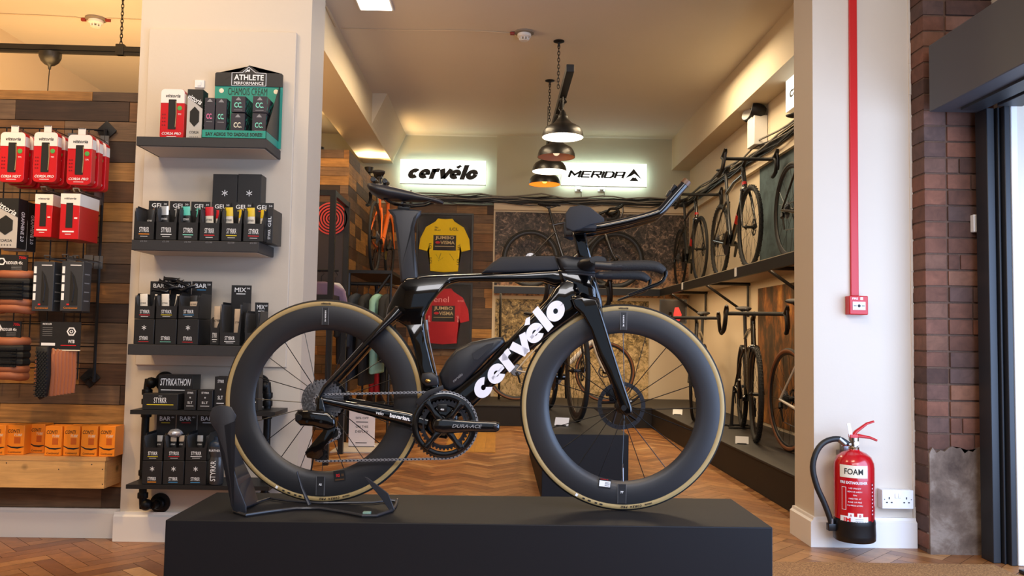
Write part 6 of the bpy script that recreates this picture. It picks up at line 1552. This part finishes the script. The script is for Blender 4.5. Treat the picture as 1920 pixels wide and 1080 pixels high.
b = MB(); pts = [(-.050, 0, zt+.022), (-.085, 0, zt+.020), (-.125, 0, zt-.012), (-.150, -.004, zt-.085), (-.148, -.008, zt-.175), (-.125, -.012, zt-.28), (-.098, -.014, zt-.40), (-.098, -.014, .105)]
pts = [(H(1590, 822)[0], 0, zt+.022), (H(1572, 823)[0], 0, H(1572, 823)[1]), (H(1548, 828)[0], 0, H(1548, 828)[1]), (H(1532, 845)[0], 0, H(1532, 845)[1]), (H(1524, 875)[0], 0, H(1524, 875)[1]), (H(1531, 910)[0], 0, H(1531, 910)[1]), (H(1545, 942)[0], 0, H(1545, 942)[1]), (H(1555, 968)[0], 0, H(1555, 968)[1]), (H(1559, 985)[0], 0, H(1559, 985)[1])]
b.tube(pts, [.012]+[.013]*7+[.011], 14, up=(0, 1, 0), sm=5); b.build('hose', P('hose_rubber', '#141516', .5), t, smooth=60)
b = MB(); q = H(1559, 980); b.lathe([(.013, q[1]-.004), (.013, q[1]+.02)], Matrix.Translation((q[0], 0, 0)), seg=14); b.tube([(H(1572, 822)[0], 0, H(1572, 822)[1]), (H(1584, 822)[0], 0, zt+.022)], .0145, 12); b.build('hose_ferrule', steel, t)
b = MB(); b.box((q[0]-.018, -.016, q[1]-.034), (q[0]+.018, .016, q[1]-.002), bev=.003); b.box((q[0]+.01, -.010, q[1]-.03), (-.070, .010, q[1]-.008)); b.build('hose_holder', blackp, t)
b = MB(); b.box((-.03, .085, hh_*.6), (.03, .121, hh_*1.0)); b.box((-.014, .075, hh_*.9), (.014, .12, zt+.02)); b.build('wall_bracket', steel, t)
# curved labels
PH = -math.pi/2-.33
def curved(mb, x0, x1, z0, z1, mi, ro=.0008, n=14):
    for k in range(n):
        a0, a1 = PH+x0/r+(x1-x0)/r*k/n, PH+x0/r+(x1-x0)/r*(k+1)/n; R2 = r+ro
        mb.quad([(R2*math.cos(a0), R2*math.sin(a0), z0), (R2*math.cos(a1), R2*math.sin(a1), z0), (R2*math.cos(a1), R2*math.sin(a1), z1), (R2*math.cos(a0), R2*math.sin(a0), z1)], mi)
def ctext(mb, s, xc, zc, w_, h_, mi, bold=0, ro=.0014, res=3):
    vf, (bw, bh) = glyphs(s, bold, 0, res, 1); n0 = len(mb.bm.faces); vs = []
    for v in vf[0]:
        a_ = PH+(xc+v.x*w_/bw)/r; R2 = r+ro+v.z*.0004; vs.append(mb.bm.verts.new((R2*math.cos(a_), R2*math.sin(a_), zc+v.y*h_/bh)))
    for f_ in vf[1]:
        try: mb.bm.faces.new([vs[i] for i in f_])
        except ValueError: pass
    mb._new(n0, mi)
zz1, zz0 = H(1600, 868)[1], H(1600, 891)[1]
xo = -.008
b = MB(); curved(b, xo-.062, xo+.060, zz0, zz1, 1); ctext(b, 'FOAM', xo, (zz0+zz1)/2, .078, .026, 0, .015); b.build('type_label', [blkprint, cream], t, smooth=0, recalc=False)
za2, zb2 = H(1600, 900)[1], H(1600, 955)[1]
b = MB(); ctext(b, 'FIRE EXTINGUISHER', xo, za2, .118, .012, 0, .02)
curved(b, xo-.052, xo-.032, zb2+.01, za2-.02, 0, .0008, 3); curved(b, xo-.050, xo-.034, zb2+.012, za2-.022, 1, .0012, 3)
for k, wd in enumerate(('USE UPRIGHT', 'REMOVE SAFETY', 'PIN', 'DIRECTED AT', 'BASE OF FIRE', 'SQUEEZE LEVERS')): ctext(b, wd, xo+.005, za2-.024-.015*k, .0058*len(wd)*.8, .006, 0, 0, res=1)
for xx in (-.012, .026): curved(b, xo+xx-.012, xo+xx+.012, zb2-.022, zb2-.002, 0, .0008, 3); ctext(b, 'A' if xx < 0 else 'B', xo+xx, zb2-.012, .009, .012, 1, .02)
b.build('instruction_label', [wht, bpy.data.materials['extinguisher_red']], t, smooth=0, recalc=False)
za3, zb3 = H(1600, 962)[1], H(1600, 978)[1]
b = MB(); curved(b, xo-.060, xo+.062, zb3, za3, 1); ctext(b, 'IM', xo-.028, (za3+zb3)/2+.004, .030, .018, 0, .02)
for k in range(3): curved(b, xo+.006, xo+.04, zb3+.010+.008*k, zb3+.012+.008*k, 2, .0012, 4)
b.build('service_label', [redprint, whitep, greyprint], t, smooth=0, recalc=False)
b = MB(); curved(b, .074, .090, zb3, za2, 0)
for k in range(9): curved(b, .078, .086, za2-.012-.016*k, za2-.006-.016*k, 1, .0012, 3)
b.build('side_label', [P('deep_red_label', '#8c0c14', .4), P('pale_pink_print', '#e0b0b4', .5)], t, smooth=0, recalc=False)
# sockets and switch
p = atY(1682, 936, PR-.04)
t = thing('wall_socket', 'white double power socket in raised box at the foot of the right pillar', 'socket', (p.x, PR, p.z))
b = MB(); b.box((-.073, -.040, -.043), (.073, 0, .043)); b.build('back_box', whitep, t, bevel=.003)
b = MB(); b.box((-.073, -.048, -.043), (.073, -.040, .043)); b.build('face_plate', whitep, t, bevel=.003)
for s in (-1, 1):
    b = MB(); b.box((s*.008-.006, -.051, .006), (s*.008+.006, -.047, .028)); b.build('switch_rocker', whitep, t, bevel=.0015)
    b = MB(); b.cbox((s*.040, -.0482, .006), (.005, .001, .010)); b.cbox((s*.040-.011, -.0482, -.014), (.008, .001, .005)); b.cbox((s*.040+.011, -.0482, -.014), (.008, .001, .005)); b.build('pin_holes', blkprint, t)
b = MB(); b.cbox((-.062, -.0482, .0), (.004, .001, .004)); b.cbox((.062, -.0482, .0), (.004, .001, .004)); b.build('plate_screw', dsteel, t)
p = atY(1832, 420, BY-.01)
t = thing('light_switch', 'white light switch on the brickwork beside the dark door frame', 'switch', (p.x, BY-.006, p.z))
b = MB(); b.box((-.030, -.030, -.040), (.030, 0, .040)); b.build('plate', whitep, t, bevel=.003)
b = MB(); b.box((-.010, -.034, -.020), (.010, -.030, .020)); b.build('rocker', whitep, t, bevel=.002)

# ------------------------------------------------------------------ back left: display case, clothes rail, shelf
cx1 = -1.21; cY0, cY1 = 6.0, 6.56; cz1 = atX(620, 352, cx1).z
t = thing('garment_stand', 'tall black steel garment stand just right of the left pillar', 'display stand', (0, 0, 0))
b = MB(); s_ = .02
for (x, y) in ((cx1, cY0), (cx1, cY1), (-2.2, cY0), (-2.2, cY1)): b.box((x-s_, y-s_, 0), (x+s_, y+s_, cz1))
for z in (cz1-.02, 1.20, .55):
    for y in (cY0, cY1): b.box((-2.2, y-s_*.8, z-s_), (cx1, y+s_*.8, z+s_))
    b.box((cx1-s_*.8, cY0, z-s_), (cx1+s_*.8, cY1, z+s_)); b.box((-2.2-s_*.8, cY0, z-s_), (-2.2+s_*.8, cY1, z+s_))
b.build('frame', blk, t)
b = MB(); b.box((-2.2, cY0, .53), (cx1, cY1, .552)); b.build('shelf_board', char, t)
b = MB(); b.box((-2.19, cY1-.01, 1.22), (cx1-.02, cY1+.005, cz1-.04)); b.build('back_board', P('dark_back_board', '#3a3230', .7), t)
p = atY(606, 394, cY0+.1); b = MB()
for k in range(6): b.ringlathe([(.02+.022*k, 0), (.02+.022*k, -.004), (.008+.022*k, -.004), (.008+.022*k, 0)], 30)
o = b.build('swirl_poster', P('coral_print', '#d8453c', .5)); o.location = (p.x-.03, cY1-.016, p.z); o.parent = None
tag(o, 'coral red ringed graphic on the back board of the black display frame', 'graphic')
def garment(lab, x, y, ztop, w_, h, col, name='jacket', rz=0, sl=True, cat='garment'):
    t = thing(name, lab, cat, (x, y, ztop), rz)
    out = [(-.03, 0), (.03, 0), (w_*.30, -.02), (w_*.5, -.06), (w_*.60, -h*.62 if sl else -h*.25), (w_*.50, -h*.64 if sl else -h*.27), (w_*.40, -.14), (w_*.40, -h), (-w_*.40, -h), (-w_*.40, -.14), (-w_*.50, -h*.64 if sl else -h*.27), (-w_*.60, -h*.62 if sl else -h*.25), (-w_*.5, -.06), (-w_*.30, -.02)]
    b = MB(); b.slab(out, .028, .02); b.build('cloth', col, t, smooth=60)
    b = MB(); b.tube([(0, 0, -.02), (0, 0, .04), (.02, 0, .06), (.0, 0, .085), (-.018, 0, .07)], .003, 6); b.tube([(-w_*.42, 0, -.05), (0, 0, .0), (w_*.42, 0, -.05)], .006, 6); b.build('hanger', blkm, t)
    return t
cl = lambda n, c: P(n, c, .85, bump=.3, bs=18)
lil, grw, bk_, mnt, rdj, nvy = cl('lilac_cloth', '#7a6478'), cl('pale_grey_cloth', '#b4aca8'), cl('black_cloth', '#141416'), cl('mint_cloth', '#7fa898'), cl('red_cloth', '#a81820'), cl('navy_cloth', '#1c2430')
zt_ = atY(606, 528, 6.28).z
garment('lilac hooded top hanging in the black display frame', atY(602, 540, 6.28).x, 6.28, zt_, .36, .34, lil, 'hooded_top')
garment('pale grey top hanging beside the lilac one in the display frame', atY(634, 540, 6.35).x-.03, 6.40, zt_, .20, .34, grw, 'training_top', R(60))
b = MB(); b.tube([(-2.2, 6.28, zt_+.085), (cx1, 6.28, zt_+.085)], .010, 8); tag(b.build('hanging_rail', blkm), 'black hanging rail inside the tall display frame', 'rail')
# clothes rail and shelf over it
RX0, RX1, RY0, RY1, RZ = -1.33, -.93, 7.25, 8.95, 1.50
t = thing('clothes_rail', 'black steel clothes rail with shelf on top in front of timber wing', 'clothes rail', (0, 0, 0))
b = MB(); b.box((RX0, RY0, RZ-.03), (RX1, RY1, RZ-.002)); b.build('top_shelf', blk, t)
b = MB()
for y in (RY0+.02, RY1-.02): b.tube([(RX0+.02, y, 0), (RX0+.02, y, RZ-.02)], .018, 8); b.tube([(RX0+.02, y, RZ-.55), (RX1-.02, y, RZ-.04)], .014, 6)
b.tube([(RX1-.01, RY0+.02, 0), (RX1-.01, RY0+.02, RZ-.02)], .012, 8)
b.build('frame', blk, t)
b = MB(); b.tube([(RX0+.03, RY0+.05, RZ-.12), (RX1-.03, RY0+.05, RZ-.12)], .016, 10); b.tube([(RX1-.03, RY0+.05, RZ-.12), (RX1-.03, RY1, RZ-.12)], .016, 10); b.build('rail', blk, t)
for i, (px, col, nm, w_, h) in enumerate(((651, bk_, 'black jacket hanging first from the left on the clothes rail', .42, .62), (671, nvy, 'navy jacket hanging second from the left on the clothes rail', .42, .75), (692, bk_, 'black long jacket in the middle of the clothes rail', .44, .80), (711, mnt, 'mint jersey hanging fourth on the clothes rail', .40, .70), (728, bk_, 'black jersey hanging at the right end of the clothes rail', .40, .60))):
    x = atY(px, 540, RY0+.08).x; garment(nm, x, RY0+.05, RZ-.205, w_, h, col, 'hanging_jacket', R(82), True)
for i, px in enumerate((703, 712, 724)):
    p = atY(px, 660, 8.1); garment(['left', 'middle', 'right'][i]+' red garment hanging low behind the clothes rail', p.x, 8.1, p.z+.03, .30, .42, rdj if i < 2 else bk_, 'red_jersey', R(85), False)
b = MB(); b.tube([(-1.3, 8.1, p.z+.115), (-.95, 8.1, p.z+.115)], .010, 8); b.tube([(-.95, 8.1, p.z+.115), (-.95, 8.1, 0)], .010, 8); b.tube([(-1.3, 8.1, p.z+.115), (-1.3, 8.1, 0)], .010, 8); tag(b.build('low_rail', blkm), 'low black rail behind the clothes rail holding red garments', 'rail')
# shoe bench
p = atY(735, 762, 7.7); t = thing('shoe_bench', 'low dark bench holding a row of black cycling shoes behind the rear wheel', 'bench', (0, 0, 0))
b = MB(); b.box((-1.42, 7.5, p.z-.03), (-.72, 7.9, p.z)); b.build('bench_top', blk, t)
b = MB()
for x in (-1.38, -.76): b.box((x-.02, 7.52, 0), (x+.02, 7.56, p.z-.03)); b.box((x-.02, 7.84, 0), (x+.02, 7.88, p.z-.03))
b.build('legs', blk, t)
shoem = P('black_shoe', '#101012', .3)
def shoe(lab, x, y, z, rz):
    t = thing('cycling_shoe', lab, 'shoe', (x, y, z), rz, 'row of black shoes on the low bench')
    b = MB(); b.tube([(-.13, 0, .045), (-.10, 0, .055), (-.04, 0, .050), (.04, 0, .035), (.10, 0, .028), (.13, 0, .020)], [.030, .052, .046, .034, .026, .014], 12, asp=[.9, .62, .7, 1.1, 1.5, 1.6]); b.build('upper', shoem, t, smooth=60)
    b = MB(); b.tube([(-.13, 0, .006), (0, 0, .004), (.13, 0, .008)], [.006, .006, .006], 8, asp=[4, 6, 4]); b.build('sole', blkm, t)
    return t
s0 = None
for i in range(7):
    x = -1.34+.095*i
    if s0 is None: s0 = shoe('black cycling shoe in the row on the low bench behind the rear wheel', x, 7.66, p.z+.001, R(-75))
    else: copy_tree(s0, (x, 7.66, p.z+.001), R(-75))
# sale sign on low white-topped step
a = atY(655, 770, 6.9); c = atY(702, 838, 6.9)
b = MB(); b.box((-1.30, 6.6, 0), (-.80, 7.15, c.z-.001)); t2 = b.build('display_step', [P('step_white', '#b8b0a6', .6)]); tag(t2, 'low pale display step under the sale notice', 'step')
t = thing('sale_notice', 'white printed 50% OFF notice standing behind the rear wheel', 'notice', ((a.x+c.x)/2, 6.9, c.z))
w_, h = c.x-a.x, a.z-c.z
b = MB(); b.box((-w_/2, 0, 0), (w_/2, .004, h)); b.box((-w_/2, 0, 0), (w_/2, .07, .004)); b.build('sheet', P('pinkish_white_paper', '#f4ecec', .5), t)
b = MB()
for s, z, ww in (('50% OFF', .80, .5), ('ON THIS', .56, .48), ('DISPLAY', .42, .5)): b.text(s, (0, -.0008, h*z), w=w_*ww, h=h*.065, res=2, bold=.01)
b.box((-w_*.23, -.0008, h*.68), (w_*.23, 0, h*.70)); b.box((-w_*.23, -.0008, h*.10), (w_*.2, 0, h*.12)); b.build('notice_lettering', blkprint, t, smooth=0)
# timber end panel framing left case base
# hanging screen on right back
p = atY(1262, 583, 9.2)
t = thing('framed_poster', 'black framed dark poster with red figure hung in the back right corner', 'poster', (p.x, 9.2, p.z), R(-12)); t.rotation_euler = (R(-8), 0, R(-14))
b = MB(); b.box((-.15, 0, -.14), (.15, .02, .13)); b.build('frame', blk, t)
b = MB(); b.box((-.135, -.003, -.125), (.135, 0, .115)); b.build('poster_sheet', P('dark_poster', '#1c1614', .8), t)
b = MB(); b.tube([(.04, -.006, -.11), (.05, -.006, -.04), (.04, -.006, .04)], [.035, .045, .02], 8, asp=.05, up=(1, 0, 0)); b.build('red_figure', redprint, t)
b = MB()
for x in (-.1, .1): b.tube([(x, .01, .13), (x, .01, SZ-.09-p.z)], .003, 5)
b.build('hanging_wire', blkm, t)
# price cards on platforms and shelf rail
def card(px, py, z, lab, Y=None):
    p = atZ(px, py, z); t = thing('price_card', lab, 'price card', (p.x, p.y, z), R(-18))
    b = MB(); T = Matrix.Rotation(R(-35), 4, 'X'); b.box((-.045, 0, .004), (.045, .004, .062), M=T); b.build('card', whitep, t)
    b = MB(); b.tube([(-.03, .0, .004), (.03, 0, .004), (.03, .05, .004), (-.03, .05, .004)], .004, 5, close=True); b.build('card_stand', blkm, t)
card(1052, 799, BZ, 'white price card lying on the smaller plinth beside the bike wheel')
card(1391, 833, .215, 'white price card on the right platform before the black gravel bike')
card(1270, 778, .215, 'white price card on the right platform seen through the front wheel')
for (px, py, s) in ((1379, 498, 'nearer'), (1279, 527, 'farther')):
    p = atX(px, py, SX-.03); b = MB(); b.box((0, -.028, -.035), (.004, .028, .035)); b2 = b; o = b.build('shelf_ticket', whitep, bevel=.001); o.location = (SX-.031, p.y, SZ-.045); tag(o, 'small white ticket on the right shelf edge, %s one' % s, 'ticket')
# unseen spot added to warm the lower left wall and goods
lamp('SPOT', 'added_wall_spot', (-2.5, 2.2, 3.1), 150, WARM2, .06, None, (-2.25, 3.85, .55), 42, .9)
# warm strips under the high shelf
t = thing('shelf_light_strip', 'warm light strip fixed under the high shelf on right wall', 'light strip', (SX+.035, 6.7, SZ-.048))
b = MB(); b.box((-.02, -2.4, -.012), (.02, 2.6, 0)); b.build('diffuser', P('lit_strip', '#ffe0b0', .5, emis='#ffc880', es=3), t)
l = lamp('AREA', 'strip_glow', (SX+.06, 6.8, SZ-.062), 22, WARM, 5.0, .04, (SX+.06, 6.8, 0)); l.rotation_euler = (0, 0, R(90))
t = thing('shelf_light_strip', 'warm light strip fixed under the high shelf on back wall', 'light strip', (.8, SY+.035, SZ-.048))
b = MB(); b.box((-.72, -.02, -.012), (1.0, .02, 0)); b.build('diffuser', bpy.data.materials['lit_strip'], t)
l = lamp('AREA', 'strip_glow', (.8, SY+.06, SZ-.062), 9, WARM, 2.0, .04, (.8, SY+.06, 0)); l.rotation_euler = (0, 0, 0)
